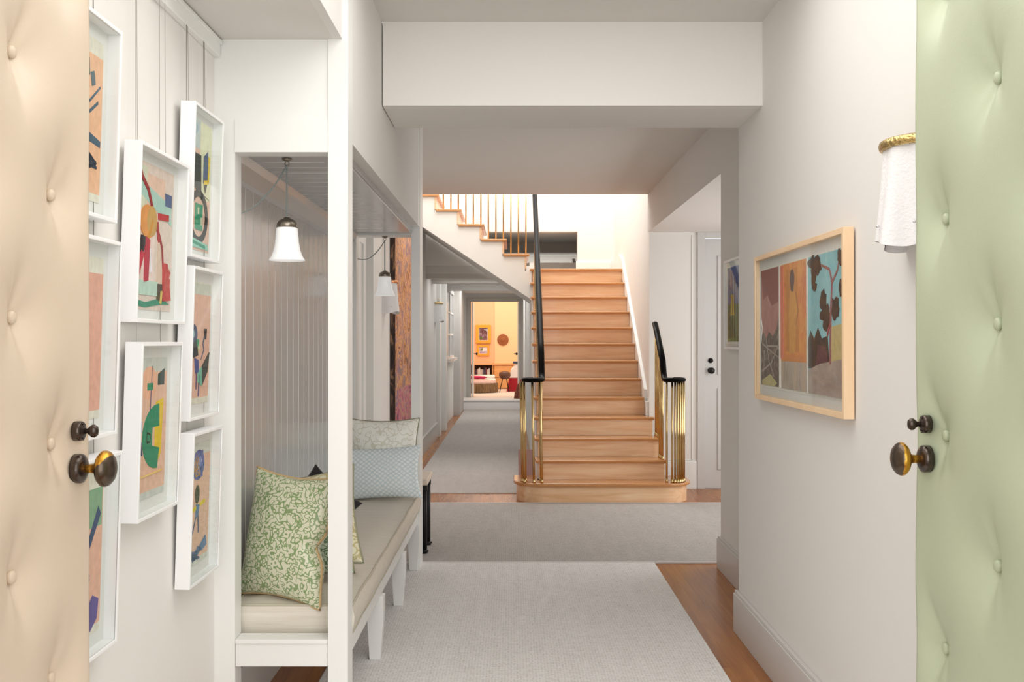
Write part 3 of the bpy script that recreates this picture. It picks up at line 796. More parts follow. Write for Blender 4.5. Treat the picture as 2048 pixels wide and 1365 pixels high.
# left wall pictures
pinkc, pinkl, paper = (232, 186, 162), (236, 200, 184), (228, 224, 208)
def base_art(bg, top=paper, grid=True):
    a = Art(.30, .385); a.R(top, 0, 1, 0, 1); a.R(bg, .0, 1, .05, .90)
    return a
arts = {}
a = Art(.30, .40); a.R((226, 208, 196), 0, 1, 0, 1); a.R((232, 196, 176), .12, .75, .72, .93); a.R((214, 214, 190), 0, .28, .66, .97)
a.P((172, 208, 196), [(0, .80), (.06, .88), (.95, .76), (.95, .62), (.5, .70)]); a.R((78, 98, 140), .76, .95, .75, .84)
a.R((224, 196, 178), .12, .5, .5, .68); a.R((236, 214, 206), .18, .5, .1, .52); a.R((222, 196, 176), .58, .74, .12, .5)
a.R((188, 216, 200), .04, .62, .10, .20); a.P((44, 140, 112), [(0, .07), (.3, .05), (.7, .09), (.95, .05), (.7, .045), (.3, .015), (0, .03)]); a.R((74, 56, 40), .60, .74, .07, .19)
a.L((156, 30, 40), [(.08, .95), (.14, .89), (.3, .82), (.4, .72), (.5, .62), (.62, .52), (.7, .44), (.74, .3)], .014, .012)
a.L((186, 30, 30), [(.58, .66), (.86, .67)], .018); a.L((170, 34, 34), [(.56, .62), (.6, .48)], .01)
a.E((226, 150, 74), .30, .60, .19, .115); a.E((200, 156, 82), .40, .61, .13, .105)
a.L((206, 140, 20), [(.42, .62), (.36, .54), (.3, .48), (.34, .4)], .016, .014)
a.P((34, 24, 30), [(.16, .5), (.26, .49), (.2, .38), (.1, .39)]); a.P((184, 24, 54), [(.24, .50), (.36, .48), (.34, .2), (.24, .19)]); a.P((200, 40, 66), [(.14, .4), (.22, .38), (.1, .22), (.06, .26)])
a.L((236, 230, 236), [(.36, .42), (.4, .26)], .008); a.P((196, 52, 50), [(.72, .34), (.84, .34), (.96, .08), (.74, .07)]); a.scrib((214, 92, 84), .84, .2, .08, .11, 30, .003, 5)
a.L((222, 196, 96), [(.7, .14), (.68, .05)], .008)
arts['a'] = a
a = Art(.24, .41); a.R((226, 190, 170), 0, 1, 0, 1); a.R((190, 202, 200), .0, .5, .78, 1); a.P((226, 226, 192), [(.5, 1), (1, 1), (1, .42), (.8, .40), (.6, .46), (.52, .7)])
a.E((160, 184, 196), .25, .93, .14, .05, hole=.5); a.P((42, 54, 52), [(0, .74), (.55, .74), (.6, .44), (0, .52)]); a.P((226, 226, 180), [(.08, .86), (.2, .84), (.28, .52), (.06, .52)])
a.P((88, 106, 134), [(.66, .74), (.84, .8), (.9, .54), (.66, .54)]); a.P((44, 56, 56), [(.66, .55), (.84, .54), (.76, .46)]); a.L((230, 200, 60), [(.9, .76), (.88, .56), (.68, .54)], .014)
a.P((42, 52, 48), [(0, .52), (.6, .45), (.95, .42), (.4, .46)])
a.E((38, 46, 44), .5, .26, .40, .21, hole=.74); a.R((46, 150, 112), .36, .66, .16, .36); a.R((210, 214, 180), .44, .50, .28, .33); a.R((210, 214, 180), .58, .63, .20, .26)
a.P((150, 206, 188), [(0, .10), (.9, .06), (.95, .02), (0, .02)]); a.L((46, 150, 120), [(0, .07), (.8, .035)], .01)
arts['b'] = a
a = base_art((230, 184, 164)); a.R((206, 210, 198), 0, 1, .90, .99); a.E((54, 74, 110), .28, .57, .17, .085); a.E((120, 168, 176), .28, .575, .06, .03)
a.P((36, 44, 48), [(.72, .62), (.86, .62), (.84, .53), (.76, .53)]); a.L((76, 100, 130), [(.76, .56), (.7, .5), (.74, .44), (.62, .36)], .010, .004)
a.P((40, 60, 70), [(.25, .50), (.42, .52), (.5, .40), (.3, .38)]); a.P((46, 150, 112), [(.4, .53), (.52, .53), (.5, .47), (.42, .48)]); a.P((210, 224, 180), [(.48, .49), (.56, .47), (.5, .43)])
a.P((70, 90, 150), [(.34, .38), (.5, .36), (.54, .26), (.4, .25)]); a.P((120, 192, 170), [(.5, .26), (.66, .30), (.68, .14), (.5, .18)]); a.P((52, 72, 74), [(.66, .30), (.98, .42), (.92, .26), (.68, .14)])
a.L((110, 90, 130), [(.44, .26), (.44, .12)], .004); a.L((90, 90, 130), [(.56, .24), (.54, .06)], .004)
arts['c'] = a
a = base_art((230, 190, 166), top=(214, 217, 208)); a.E((92, 106, 160), .48, .82, .26, .125); a.E((150, 120, 90), .42, .82, .14, .09); a.E((180, 186, 214), .52, .82, .11, .07); a.scrib((110, 130, 190), .5, .82, .22, .11, 40, .004, 3)
a.scrib((200, 150, 90), .45, .80, .15, .09, 14, .004, 9); a.E((58, 66, 44), .46, .58, .09, .075); a.L((226, 206, 60), [(.2, .455), (.8, .50)], .012); a.P((90, 130, 170), [(.42, .5), (.56, .49), (.5, .4), (.4, .38)])
a.L((80, 96, 130), [(.42, .4), (.3, .28), (.12, .2)], .004); a.L((80, 96, 130), [(.5, .42), (.54, .26)], .004); a.P((78, 130, 160), [(.04, .18), (.26, .26), (.2, .12), (.04, .1)])
a.scrib((92, 120, 160), .4, .09, .3, .05, 26, .006, 12); a.P((92, 130, 170), [(.62, .14), (.86, .2), (.9, .12), (.7, .09)])
arts['d'] = a
a = base_art((232, 188, 164), top=(206, 209, 202)); a.E((238, 182, 152), .40, .82, .25, .12); a.P((52, 76, 74), [(.68, .88), (.9, .92), (.9, .80), (.68, .80)]); a.L((86, 74, 120), [(.48, .94), (.45, .6)], .006); a.R((26, 140, 104), .34, .52, .77, .82)
a.P((230, 196, 50), [(.64, .68), (.88, .70), (.84, .3), (.66, .19), (.62, .45)])
half = [(.74, .66)]+[(.72-.50*math.sin(k/12*PI), .43+.235*math.cos(k/12*PI)) for k in range(13)]+[(.78, .34), (.52, .37), (.54, .50), (.76, .50)]
a.P((22, 140, 104), half)
a.L((22, 30, 30), [(.36, .40), (.36, .47), (.47, .45), (.46, .40), (.36, .40)], .005)
a.scrib((90, 140, 200), .1, .47, .1, .12, 46, .007, 4); a.L((60, 80, 110), [(.16, .42), (.22, .32)], .008)
a.L((240, 206, 120), [(0, .16), (.9, .17)], .003); a.P((110, 150, 160), [(.0, .1), (.12, .11), (.1, .05), (.03, .02)])
arts['e'] = a
a = base_art((236, 186, 150)); a.L((70, 96, 116), [(.35, .43), (.5, .40), (.75, .385), (.98, .365)], .03, .016); a.L((70, 96, 116), [(.62, .42), (.56, .58), (.6, .72)], .014, .01); a.L((74, 100, 120), [(.6, .5), (.9, .62)], .008)
a.L((74, 100, 120), [(.6, .56), (.94, .72)], .006); a.P((90, 110, 120), [(.7, .78), (.78, .8), (.82, .72), (.74, .7)]); a.P((90, 110, 120), [(.58, .86), (.66, .86), (.68, .76), (.6, .78)]); a.scrib((44, 60, 80), .78, .24, .12, .05, 22, .005, 8)
arts['f'] = a
a = base_art((228, 170, 148)); a.P((60, 80, 100), [(.5, .36), (.7, .4), (.62, .3)]); a.P((66, 92, 116), [(.4, .82), (.66, .86), (.6, .8)]); a.E((60, 78, 96), .3, .6, .2, .1)
arts['g'] = a
a = base_art((230, 180, 156)); a.R((134, 172, 136), 0, .98, .66, .90); a.L((56, 76, 112), [(.92, .76), (.7, .58), (.55, .46), (.45, .5)], .03, .012); a.L((56, 76, 112), [(.6, .44), (.7, .36), (.66, .3)], .02, .006)
a.P((98, 84, 150), [(.62, .14), (.8, .24), (.95, .2), (.92, .08), (.76, .02), (.64, .05)])
arts['h'] = a
FW = [('a', 2.648, 3.045, 1.450, 'tall framed collage with a red tassel and an orange disc'),
      ('b', 3.100, 3.407, 1.658, 'framed painting with a black ring around a green house shape, highest on the left wall'),
      ('c', 3.088, 3.402, 1.158, 'framed pink painting with a blue jointed figure and a green wedge'),
      ('d', 3.084, 3.395, .650, 'framed painting of a violet flower head above a yellow bar'),
      ('e', 2.655, 2.985, .926, 'framed painting with a green half disc beside a yellow strip'),
      ('f', 2.200, 2.520, 1.690, 'framed peach painting with blue grey branches, topmost beside the cream door'),
      ('g', 2.200, 2.520, 1.172, 'framed salmon picture, middle one beside the cream door'),
      ('h', 2.200, 2.520, .660, 'framed picture with a green field and violet blob behind the door knob')]
for k, y0, y1, z0, lb in FW:
    wd = y1-y0; cx = (y0+y1)/2; hh = .472
    cu_ = ([-wd*.28, wd*.28], LZ-.05-z0)
    ww = {'a': .30, 'b': .24}.get(k, .24)
    if k != 'a' and k != 'b':
        # narrow the paper to the frame
        arts[k].mb.v = [(x*.80, y_, z_) for x, y_, z_ in arts[k].mb.v]
    picture('picture_frame', (XL+.006, cx, z0), PI/2, .030, wd, hh, .046, .010, frame_w, arts[k], 0, 0, lb, recess=.026, cords=cu_, group='white framed pictures on the left wall')
struct(B(XL, XL+.022, 1.15, 3.515, LZ-.062, LZ-.012).box(XL, XL+.03, 1.15, 3.515, LZ-.020, LZ-.006), 'trim_15', trim_m, bevel=.002)

# ------------------------------------------------------------------ the large three part painting on the right wall
def streak(name, stops, sc=(8, 8, 3), k=1.0, rough=.8):
    def f(nt, co):
        n = N(nt, 'ShaderNodeTexNoise', Scale=k, Detail=7.0, Roughness=.65, Distortion=1.4); nt.links.new(mapping(nt, co, sc), n.inputs['Vector']); return n.outputs['Fac']
    return ramp_mat(name, f, stops, rough=rough)
W3, H3 = 1.09, .485
a = Art(W3, H3); a.R((226, 222, 214), -.01, 1.01, -.02, 1.02)
sky1 = streak('dusty rose paint', [(.3, (168, 108, 96)), (.5, (182, 126, 116)), (.75, (204, 158, 148))], (7, 7, 4))
br1 = streak('tangled brush paint', [(.3, (58, 44, 36)), (.5, (104, 84, 70)), (.72, (168, 148, 130))], (30, 30, 22))
org = streak('orange ochre paint', [(.25, (176, 84, 46)), (.45, (214, 124, 44)), (.6, (222, 150, 56)), (.8, (206, 104, 72))], (22, 22, 12))
blu = streak('washed sky paint', [(.3, (120, 172, 180)), (.55, (138, 192, 200)), (.8, (160, 204, 208))], (4, 4, 4))
dkg = streak('dark foliage paint', [(.3, (40, 40, 34)), (.55, (66, 52, 44)), (.8, (104, 78, 62))], (28, 28, 28))
wash = streak('washed ground paint', [(.3, (150, 128, 108)), (.5, (176, 160, 146)), (.8, (200, 160, 120))], (12, 12, 5))
gnd = streak('taupe ground paint', [(.3, (148, 130, 120)), (.7, (182, 166, 156))], (5, 5, 8))
a.R(sky1, 0, .295, 0, 1); a.P((150, 92, 84), [(0, 1), (.295, 1), (.295, .72), (.16, .68), (.10, .78), (.03, .74)])
a.P(br1, [(0, 0), (.295, 0), (.295, .52), (.27, .62), (.24, .50), (.18, .42), (.12, .46), (.08, .40), (.04, .46), (0, .42)])
for p in ([(.02, .36), (.14, .30), (.28, .24)], [(.08, .40), (.12, .2), (.2, .08)], [(.02, .12), (.16, .2), (.28, .38)], [(.05, .3), (.04, .1)], [(.1, .34), (.24, .34), (.29, .30)]): a.L((170, 156, 140), p, .008, .003)
a.P((190, 176, 120), [(.02, .04), (.14, .10), (.24, .03), (.2, 0), (.02, 0)]); a.L((230, 232, 226), [(0, .58), (.02, .5), (.0, .36)], .006)
a.R(org, .305, .645, .22, 1); a.R(wash, .305, .645, 0, .22); a.R((208, 126, 50), .33, .62, .22, .27)
a.P((196, 124, 32), [(.38, .95), (.52, .95), (.52, .8), (.54, .3), (.38, .3)]); a.E((88, 48, 30), .455, .87, .03, .075); a.P((88, 50, 30), [(.43, .88), (.48, .88), (.47, .74), (.44, .74)])
a.P((210, 144, 50), [(.43, .78), (.50, .76), (.53, .62), (.50, .48), (.49, .28), (.42, .28), (.41, .6)]); a.L((150, 88, 40), [(.50, .76), (.53, .62), (.50, .50)], .004); a.R((214, 120, 88), .30, .34, .24, .99)
a.R(blu, .655, 1, 0, 1)
a.P(dkg, [(.655, .18), (.655, .4), (.68, .46), (.72, .40), (.76, .48), (.80, .40), (.86, .42), (.88, .2)])
a.P((96, 60, 64), [(.72, .12), (.76, .36), (.84, .34), (.90, .12)]); a.P((190, 172, 120), [(.88, .14), (.90, .48), (1, .50), (1, .1)])
a.P(gnd, [(.655, 0), (.655, .17), (.78, .22), (1, .26), (1, 0)])
a.L((150, 96, 98), [(.885, .22), (.89, .45), (.895, .62), (.905, .76), (.90, .82)], .018, .014); a.L((150, 100, 100), [(.905, .80), (.88, .88), (.80, .92)], .012, .008); a.L((150, 100, 100), [(.905, .78), (.96, .86), (.985, .98)], .011, .007); a.L((160, 70, 74), [(.885, .5), (.86, .42)], .010)
for u, v, ru, rv in ((.70, .95, .045, .05), (.75, .93, .05, .07), (.72, .86, .025, .08), (.82, .66, .035, .09), (.86, .57, .03, .07), (.94, .60, .04, .08), (.81, .56, .02, .04), (.99, .95, .02, .06), (.73, .78, .02, .03), (.85, .5, .025, .05), (.995, .74, .012, .05)):
    r_ = random.Random(int(u*1000))
    a.P(dkg, [(u+ru*(1+r_.uniform(-.35, .3))*math.cos(k/14*2*PI), v+rv*(1+r_.uniform(-.35, .3))*math.sin(k/14*2*PI)) for k in range(14)])
a.L((216, 210, 200), [(.30, 0), (.30, 1)], .006); a.L((216, 210, 200), [(.65, 0), (.65, 1)], .006)
picture('painting', (XR-.004, (3.245+4.446)/2, 1.151), -PI/2, .004, 1.20, .612, .034, .020, maple, a, 0, 0, 'large maple framed painting in three panels with tree and orange figure', recess=.014, mat_c=(218, 216, 212))
# small picture further along
a = Art(.62, .43); a.R(streak('green field paint', [(.3, (60, 84, 44)), (.6, (110, 138, 64)), (.85, (150, 150, 80))], (40, 40, 4)), 0, 1, 0, .5); a.R((110, 128, 178), 0, 1, .5, 1); a.P((84, 100, 160), [(0, .98), (.3, 1), (1, .5), (.8, .5)]); a.P((216, 190, 60), [(.1, .35), (.28, .35), (.26, .62), (.16, .64)])
a.P((200, 196, 210), [(.5, 1), (1, 1), (1, .7)])
for u in (.07, .13, .2, .3, .4, .5, .62, .74, .86): a.L((96, 70, 84), [(u, .05), (u+.01, .85)], .01)
a.P((110, 84, 130), [(.1, .7), (.22, .7), (.2, .95), (.12, .95)])
picture('painting', (X2-.004, 5.72, 1.352), -PI/2, .004, .72, .52, .024, .014, frame_w, a, 0, 0, 'small white framed painting of violet and yellow trees, past the wall corner', recess=.01, mat_c=(236, 235, 233))

# ------------------------------------------------------------------ fabric wall sconces
def hammered(name, c):
    if name in _M: return _M[name]
    return mat(name, c, .25, metal=1, bump=.6, bump_scale=90)
gold_h = hammered('hammered brass', (206, 178, 118)); copper_h = hammered('hammered copper', (214, 150, 104))
def fabric_sconce(loc, rotz, label, rim=None, pleat=9, R0=.112, R1=.132, h_=.25, amp=.011, group='half round fabric wall lamps', hooks=False):
    """local: wall plane y=0, lamp bulges to -y"""
    root = empty('wall_lamp', loc, (0, 0, rotz)); tag(root, label, 'lamp', group)
    rim = rim or gold_h
    n = 48; v = []; f = []; rows = 14
    for off in (0, .003):
        for j in range(rows+1):
            t_ = j/rows; rr = R0+(R1-R0)*t_**1.3-off
            for i in range(n+1):
                a_ = PI+PI*i/n
                w_ = amp*(.4+.6*t_)*math.sin(a_*pleat)*.6+amp*.9*math.sin(a_*4+1)*t_
                zz = -.012-h_*t_+(.012*math.sin(a_*3.1+.5) if j == rows else .012*math.sin(a_*3.1+.5)*t_**3)
                v.append(((rr+w_)*math.cos(a_), (rr+w_)*math.sin(a_)*.95, zz))
    for L in range(2):
        o_ = L*(rows+1)*(n+1)
        for j in range(rows):
            for i in range(n): q = o_+j*(n+1)+i; f.append((q, q+1, q+n+2, q+n+1))
    shd = MB().add(v, f, 0, True).build('shade', linen_white, root)
    pts = [((R0+.006)*math.cos(PI+PI*i/24), (R0+.006)*math.sin(PI+PI*i/24)*.95, 0) for i in range(25)]
    MB().tube(pts, .008, 8, ry=.013).build('rim', rim, root)
    B(-.03, .03, -.012, 0, -.16, .01).box(-.008, .008, -R0, -.01, -.012, -.004).build('bracket', rim, root)
    for a_ in (PI*1.2, PI*1.5, PI*1.8):
        MB().lathe([(.0005, -.004), (.0045, -.002), (.0045, .002), (.0005, .004)], c=((R1+.004)*math.cos(a_), (R1+.004)*math.sin(a_)*.95, -h_+.035), n=8).build('bead', chrome, shd)
    if hooks:
        MB().lathe([(.018, .012), (.02, .03), (.016, .055), (.02, .075)], c=(0, -.05, 0), n=12).build('bulb', mat('clear bulb glass', (236, 228, 214), .1), root)
    return root
fabric_sconce((XR, 2.69, 1.916), -PI/2, 'white cloth wall lamp with hammered brass rim beside the green door')
fabric_sconce((XC, 8.78, 1.905), PI/2, 'white cloth wall lamp with copper rim seen through the alcove', rim=copper_h, R0=.12, R1=.14, amp=.003)
fabric_sconce((XC, 14.65, 1.94), PI/2, 'pleated cloth wall lamp on the corridor wall beside the casing', pleat=24, amp=.004, hooks=True)

# ------------------------------------------------------------------ tall abstract canvas, door casing, console
def abst(nt, co):
    n = N(nt, 'ShaderNodeTexNoise', Scale=1.0, Detail=10.0, Roughness=.78, Distortion=1.0); nt.links.new(mapping(nt, co, (3.2, 3.2, 4.0)), n.inputs['Vector'])
    return n.outputs['Fac']
ab_m = ramp_mat('thick abstract oil paint', abst, [(.36, (40, 30, 36)), (.43, (120, 62, 30)), (.47, (206, 132, 70)), (.50, (226, 176, 110)), (.53, (170, 96, 104)), (.57, (84, 90, 120)), (.62, (196, 150, 60)), (.68, (60, 44, 50))], rough=.5, bump=.8, bdist=.01)
def abst2(nt, co):
    n = N(nt, 'ShaderNodeTexNoise', Scale=1.0, Detail=9.0, Roughness=.7, Distortion=2.0); nt.links.new(mapping(nt, co, (3.5, 3.5, 4.5)), n.inputs['Vector']); return n.outputs['Fac']
ab_m2 = ramp_mat('magenta abstract oil paint', abst2, [(.38, (60, 40, 70)), (.44, (150, 50, 80)), (.50, (196, 96, 140)), (.54, (196, 150, 70)), (.60, (110, 110, 150)), (.66, (160, 50, 70))], rough=.5, bump=.8, bdist=.01)
cv = B(-.028, .014, -.78, .80, .95, 2.64).box(-.028, .014, -.78, .80, .42, .95, 1).build('canvas_painting', [ab_m, ab_m2]); cv.location = (XC+.034, 10.02, 0)
tag(cv, 'tall unframed abstract canvas in ochre, orange and magenta on the hall wall', 'painting')
B(-.03, .013, -.80, -.78, .42, 2.64).build('canvas_edge', streak('dark canvas edge', [(.4, (34, 26, 26)), (.55, (70, 50, 40)), (.65, (170, 130, 100))], (8, 8, 3)), cv)
# casings on the left wall of stair hall
struct(B(XC, XC+.03, 6.62, 6.72, 0, 2.2).box(XC, XC+.03, 7.4, 7.5, 0, 2.2).box(XC, XC+.03, 6.72, 7.4, 2.1, 2.2), 'trim_16', trim_m, bevel=.003)
simple_d = empty('door_6', (XC, 7.06, 0)); simple_d['kind'] = 'structure'; simple_d['label'] = 'white door behind the alcove'
part(B(XC+.002, XC+.014, 6.72, 7.4, .01, 2.1), 'door_leaf', wall_m, simple_d)
struct(B(XC, XC+.07, 7.62, 8.1, 0, CZ), 'trim_17', trim_m, bevel=.003)
# corridor casing and internal window
struct(B(XC, XC+.05, 14.95, 15.25, 0, 2.42).box(XC, XC+.075, 15.9, 16.2, 0, 2.36), 'trim_18', trim_m, bevel=.003)
win2 = empty('window_2', (XC, 17.8, 1.1)); win2['kind'] = 'structure'; win2['label'] = 'internal glazed window with muntins on the corridor wall'
part(B(XC, XC+.03, 16.9, 18.9, 1.10, 1.14).box(XC, XC+.09, 16.85, 18.95, 1.05, 1.10), 'window_sill', mat('pink white sill', (226, 214, 206), .4), win2)
part(B(XC, XC+.03, 16.9, 16.98, 1.14, 2.3).box(XC, XC+.03, 18.82, 18.9, 1.14, 2.3).box(XC, XC+.03, 16.98, 18.82, 2.24, 2.3), 'window_frame', base_m, win2)
part(B(XC, XC+.02, 17.88, 17.92, 1.14, 2.24).box(XC, XC+.02, 16.98, 18.82, 1.50, 1.525).box(XC, XC+.02, 16.98, 18.82, 1.88, 1.905), 'muntin', trim_m, win2)
part(B(XC, XC+.006, 16.98, 18.82, 1.14, 2.24), 'pane', mat('grey window pane', (190, 192, 192), .06, spec=.7), win2)
struct(B(XC, XC+.12, 19.2, 20.78, 0, 2.5), 'wall_left.003', mat('mid grey wall paint', (196, 192, 188), .6))  # one even grey, darker than the rest of the corridor wall

# console stool with black legs beyond the alcove
tb = empty('side_table', (-.75, 6.85, 0)); tag(tb, 'small table with pale stone top and black iron legs beyond the bench', 'table')
part(B(-.95, -.545, 6.62, 7.05, .465, .505), 'table_top', mat('pale veined stone', (226, 212, 196), .4, noise_amt=.06, noise_scale=20), tb, bevel=.008)
for (x_, y_) in ((-.573, 6.70), (-.90, 6.70), (-.573, 6.98), (-.90, 6.98), (-.684, 6.715)):
    if x_ == -.684: continue
    m = MB().tube([(x_, y_, .011), (x_, y_, .465)], [.018, .014][0], 10).lathe([(.021, .011), (.021, .028), (.015, .04)], c=(x_, y_, 0), n=14).box(x_-.02, x_+.02, y_-.02, y_+.02, .425, .465)
    m.box(x_+.008, x_+.027, y_-.006, y_+.006, .020, .032)
    part(m, 'leg', black_metal, tb)
part(B(-.90, -.573, 6.695, 6.705, .44, .46).box(-.90, -.573, 6.975, 6.985, .44, .46), 'stretcher', black_metal, tb)

# ------------------------------------------------------------------ corridor end: small chrome lamps, bag, board
def small_sconce(x, label):
    root = empty('wall_lamp', (x, 21.8, 1.64)); tag(root, label, 'lamp', 'small chrome wall lamps by the far doorway')
    B(-.03, .03, -.015, 0, .02, .17).build('backplate', chrome, root, bevel=.004)
    MB().lathe([(.012, 0), (.05, .01), (.055, .02), (.02, .025)], c=(0, -.07, .0), n=20).build('drip_tray', chrome, root)
    MB().lathe([(.022, .03), (.026, .06), (.026, .13), (.022, .15)], c=(0, -.07, 0), n=16).build('lamp_glass', chrome, root)
    MB().tube([(0, -.01, .01), (0, -.07, .012)], .008, 8).build('arm', chrome, root)
small_sconce(-1.075, 'small chrome wall lamp on the left side of the far doorway')
small_sconce(.345, 'small chrome wall lamp on the right side of the far doorway')
kil = streak('russet kilim cloth', [(.35, (70, 28, 22)), (.5, (128, 66, 46)), (.7, (176, 110, 84))], (26, 26, 26))
bag = MB()
pf = []
for j in range(13):
    t_ = j/12; rr = .20*(1-.65*t_**1.6)*(1 if t_ < .98 else .3)
    pf.append((max(rr, .01), .42*t_))
bag.lathe(pf, n=20, sx=1, sy=.55); bag.v = [(x+.05*z+.006*math.sin(z*40), y, z) for x, y, z in bag.v]
b_ = bag.build('floor_cushion', kil, loc=(.235, 21.35, .205)); tag(b_, 'russet patterned floor cushion slumped by the far doorway', 'cushion')
bd = B(-.075, .075, -.006, .006, 0, .37).build('storage_board', mat('pink card', (206, 170, 166), .6), loc=(.135, 9.70, .0), rot=(rd(-6), 0, 0)); tag(bd, 'pink board leaning low beside the stair foot', 'board')

# ------------------------------------------------------------------ the peach room behind
peach = mat('peach wall paint', (250, 214, 170), .7); peach_d = mat('deep peach wall paint', (244, 196, 156), .7)
struct(B(-1.6, -.44, 26.0, 26.2, .2, 3.4), 'wall_bedroom_back', peach_d)
struct(B(-.44, 1.8, 25.98, 26.2, .2, 3.4), 'wall_bedroom_back.001', peach)
struct(B(-1.75, -1.6, 21.95, 26.2, .2, 3.4), 'wall_bedroom_left', peach)
struct(B(1.8, 1.95, 21.95, 26.2, .2, 3.4), 'wall_bedroom_right', peach)
struct(B(-1.6, 1.8, 21.95, 26.0, 3.35, 3.4), 'ceiling_bedroom', mat('cream ceiling paint', (244, 232, 212), .8))
simple_door(4, -.93, -.93+.001, 21.95, .2, 2.2, 'left leaf', trim_m, panels=False) if False else None
for num, x0, sg, lb in ((4, -.862, 1, 'left leaf of the double door to the peach room, standing open'), (5, .122, -1, 'right leaf of the double door to the peach room, standing open')):
    r_ = empty('door_%d' % num, (x0, 21.96, .2)); r_['kind'] = 'structure'; r_['label'] = lb
    part(B(x0, x0+.032, 21.96, 22.45, .21, 2.235), 'door_leaf', trim_m, r_)
    part(MB().lathe([(.01, 0), (.01, .04), (.03, .05), (.03, .075), (.01, .085)], axis='x', c=(x0+.03 if sg > 0 else x0-.085, 22.35, 1.12), n=14), 'door_knob', black_metal, r_)
cab_m = streak('honey cabinet wood', [(.3, (222, 160, 98)), (.7, (236, 182, 122))], (3, 3, 10), rough=.4)
cb = empty('cabinet', (.05, 25.8, .2)); tag(cb, 'honey wood low cabinet along the back of the peach room', 'cabinet')
part(B(-.46, .85, 25.62, 25.97, .21, .80), 'body', cab_m, cb); part(B(-.465, .9, 25.58, 25.975, .80, .83), 'top', cab_m, cb)
for (x0, x1) in ((-.43, .14), (.16, .8)):
    part(B(x0, x1, 25.60, 25.62, .50, .78), 'door', cab_m, cb, bevel=.003); part(B(x0, x1, 25.60, 25.62, .23, .48), 'drawer', cab_m, cb, bevel=.003)
sh = empty('bookcase', (-.95, 25.8, .2)); part(B(-1.5, -.467, 25.58, 25.975, .80, .83), 'top', cab_m, sh); tag(sh, 'low open bookcase with books left of the cabinet in the peach room', 'bookcase')
drk = mat('dark shelf back', (120, 82, 64), .6)
part(B(-1.5, -.47, 25.93, 25.97, .21, .80), 'back_panel', drk, sh); part(B(-1.5, -.47, 25.64, 25.93, .40, .43), 'shelf', cab_m, sh); part(B(-1.5, -.47, 25.64, 25.93, .21, .24), 'shelf', cab_m, sh)
part(B(-.95-.0, -.92, 25.62, 25.93, .24, .80) if False else B(-.50, -.47, 25.64, 25.93, .43, .80), 'side_panel', cab_m, sh); part(B(-.97, -.94, 25.64, 25.93, .43, .80), 'side_panel', cab_m, sh)
r_ = random.Random(4); x_ = -.925; cols = [((222, 214, 206), 'pale'), ((60, 62, 88), 'navy'), ((190, 178, 196), 'lilac'), ((236, 232, 226), 'white'), ((120, 60, 66), 'maroon'), ((90, 86, 92), 'grey'), ((226, 206, 180), 'cream')]
pos = ['first from the left', 'second from the left', 'third from the left', 'fourth from the left', 'fifth from the left', 'sixth from the left', 'seventh from the left', 'eighth from the left', 'ninth from the left', 'tenth from the left', 'eleventh from the left']
for i in range(11):
    tw = r_.uniform(.026, .042); hh = r_.uniform(.24, .31); c_, cn = cols[(i*3+1) % 7]
    if x_+tw > -.51: break
    o = B(0, tw-.002, 0, .16, 0, hh).build('book', mat('book cover '+cn, c_, .6), loc=(x_, 25.67, .431))
    tag(o, 'upright %s book in the peach room bookcase, %s' % (cn, pos[i]), 'book', 'books standing in the far bookcase'); x_ += tw
gilt = mat('yellow gilt frame', (232, 176, 66), .4, metal=.3)
a = Art(.20, .30); a.R(streak('landscape rocks paint', [(.36, (60, 44, 44)), (.48, (112, 70, 76)), (.58, (150, 128, 150)), (.7, (196, 200, 214))], (14, 14, 14)), 0, 1, 0, 1); a.P((92, 120, 50), [(0, .2), (.3, .3), (.4, .12), (0, .06)]); a.P((196, 204, 220), [(.5, .9), (1, .95), (1, .72)])
picture('painting', (-.725, 25.998, 1.34), 0, 0, .38, .47, .05, .075, gilt, a, 0, 0, 'yellow framed rocky landscape, upper picture in the peach room', recess=.02, glassy=False)
a = Art(.19, .16); a.R((196, 186, 204), 0, 1, 0, 1); a.P((110, 140, 60), [(0, .5), (.4, .9), (.5, .5), (.2, .4)]); a.P((232, 234, 238), [(.5, .95), (1, 1), (1, .4), (.4, .3)]); a.P((160, 146, 186), [(0, .05), (.7, .1), (.9, .3), (.1, .3)])
picture('painting', (-.73, 25.998, 1.03), 0, 0, .31, .27, .04, .05, gilt, a, 0, 0, 'small yellow framed landscape below the larger one in the peach room', recess=.016, glassy=False)
hat = MB(); hat.lathe([(.0005, .05), (.03, .048), (.05, .035), (.075, .02), (.09, .025), (.115, .012), (.14, .02), (.145, .01), (.14, 0), (.0005, 0)], axis='y', n=36); hat.v = [(x, -y, z) for x, y, z in hat.v]
o = hat.build('wall_basket', mat('brown woven straw', (156, 96, 58), .8, bump=.5, bump_scale=150), loc=(-.23, 25.975, 1.43)); tag(o, 'round brown woven basket hung on the peach wall', 'basket')
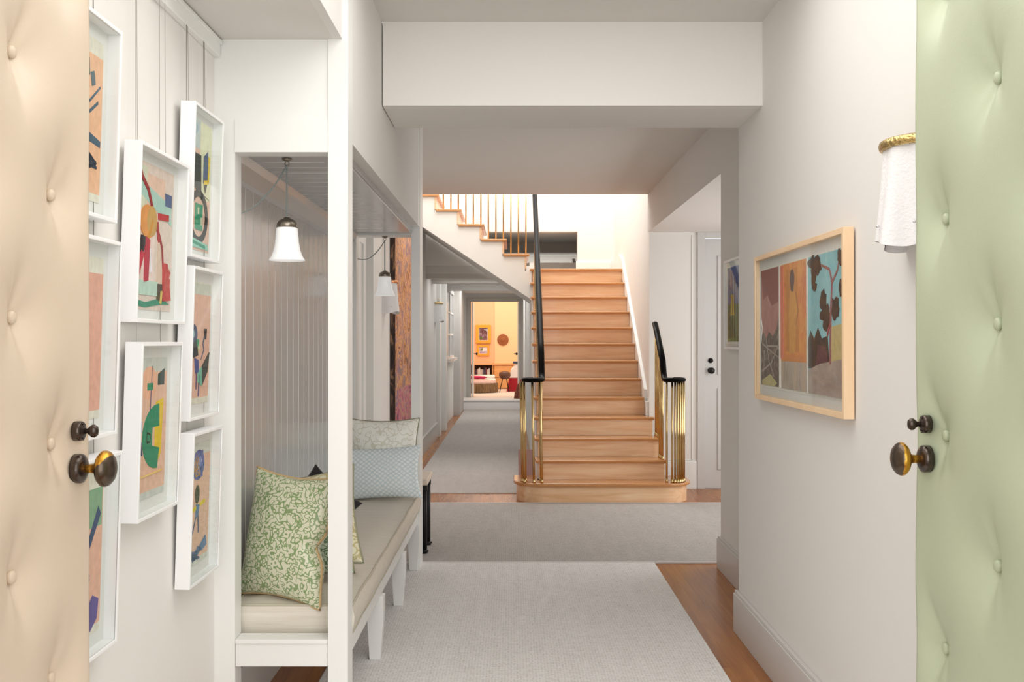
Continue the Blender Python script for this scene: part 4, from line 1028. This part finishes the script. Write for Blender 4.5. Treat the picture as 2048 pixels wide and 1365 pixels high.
# fringed ottoman, white sofa with pink cushions
ot = empty('ottoman', (-.85, 24.0, .2)); tag(ot, 'round ottoman with brown fringed skirt in front of the white sofa', 'ottoman')
fr = MB(); n = 90; v = []
for j in range(2):
    for i in range(n):
        a_ = 2*PI*i/n; rr = .50+(.012 if i % 2 else -.006)+(.02 if j else 0)
        v.append((rr*math.cos(a_)-.85, rr*math.sin(a_)+24.0, .42 if j == 0 else .215))
fr.add(v, [(i, (i+1) % n, n+(i+1) % n, n+i) for i in range(n)], 0)
part(fr, 'fringe', streak('brown fringe', [(.35, (84, 62, 40)), (.65, (150, 122, 86))], (40, 40, 1)), ot)
part(MB().lathe([(.47, .23), (.49, .40), (.49, .44), (.44, .48), (.3, .50), (.0005, .51)], c=(-.85, 24.0, 0), n=36), 'seat', mat('rose patterned seat', (206, 176, 168), .8, noise_amt=.2, noise_scale=30), ot)
white_f = mat('white sofa cloth', (244, 240, 236), .85); pink = mat('raspberry pink cloth', (200, 40, 96), .8)
sf = empty('sofa', (-1.0, 25.1, .2)); tag(sf, 'white upholstered sofa under the bookcase in the peach room', 'sofa')
part(B(-1.58, -.40, 24.75, 25.55, .205, .48), 'seat', white_f, sf, bevel=.04); part(B(-1.58, -.42, 25.35, 25.56, .48, .56), 'backrest', white_f, sf, bevel=.03)
for i, (x_, y_, z_, lb) in enumerate(((-.92, 25.0, .50, 'raspberry pink flat cushion on the white sofa'), (-.80, 23.98, .535, 'raspberry and white folded cloth on the ottoman'))):
    m = MB().lathe([(.0005, -.035), (.16, -.028), (.22, 0), (.16, .028), (.0005, .035)], n=24, sy=.6)
    o = m.build('throw_pillow' if i == 0 else 'folded_throw', pink, loc=(x_, y_, z_+.02 if i == 0 else z_+.012)); tag(o, lb, 'cushion' if i == 0 else 'throw')
# chair with red and white cover, brown stool
ch = empty('armchair', (.25, 24.6, .2)); tag(ch, 'armchair with white and red cover at right in the peach room', 'chair')
red_f = mat('deep red cloth', (168, 20, 36), .8)
part(MB().prism([(-.13, .205), (.6, .205), (.6, .52), (-.06, .52)], 'y', 24.3, 25.0), 'skirt', red_f, ch)
part(MB().prism([(-.06, .52), (.6, .52), (.6, .86), (.1, .86), (-.02, .72)], 'y', 24.3, 25.0), 'seat', white_f, ch, bevel=.02)
part(B(.02, .5, 24.28, 24.7, .86, .91), 'arm_cushion', mat('navy striped cloth', (70, 76, 104), .8), ch, bevel=.01)
sl = empty('stool', (-.17, 24.05, .2)); tag(sl, 'small brown leather stool with thin splayed legs beside the armchair', 'stool')
part(MB().lathe([(.0005, 0), (.10, .02), (.14, .09), (.13, .16), (.06, .19), (.0005, .2)], c=(-.17, 24.05, .50), n=24), 'seat', mat('brown leather', (96, 62, 48), .45), sl)
for (dx, dy) in ((-.12, -.1), (.1, -.1), (-.12, .1), (.1, .1)):
    part(MB().tube([(-.17+dx, 24.05+dy, .203), (-.17+dx*.4, 24.05+dy*.4, .53)], .01, 6), 'leg', black_metal, sl)
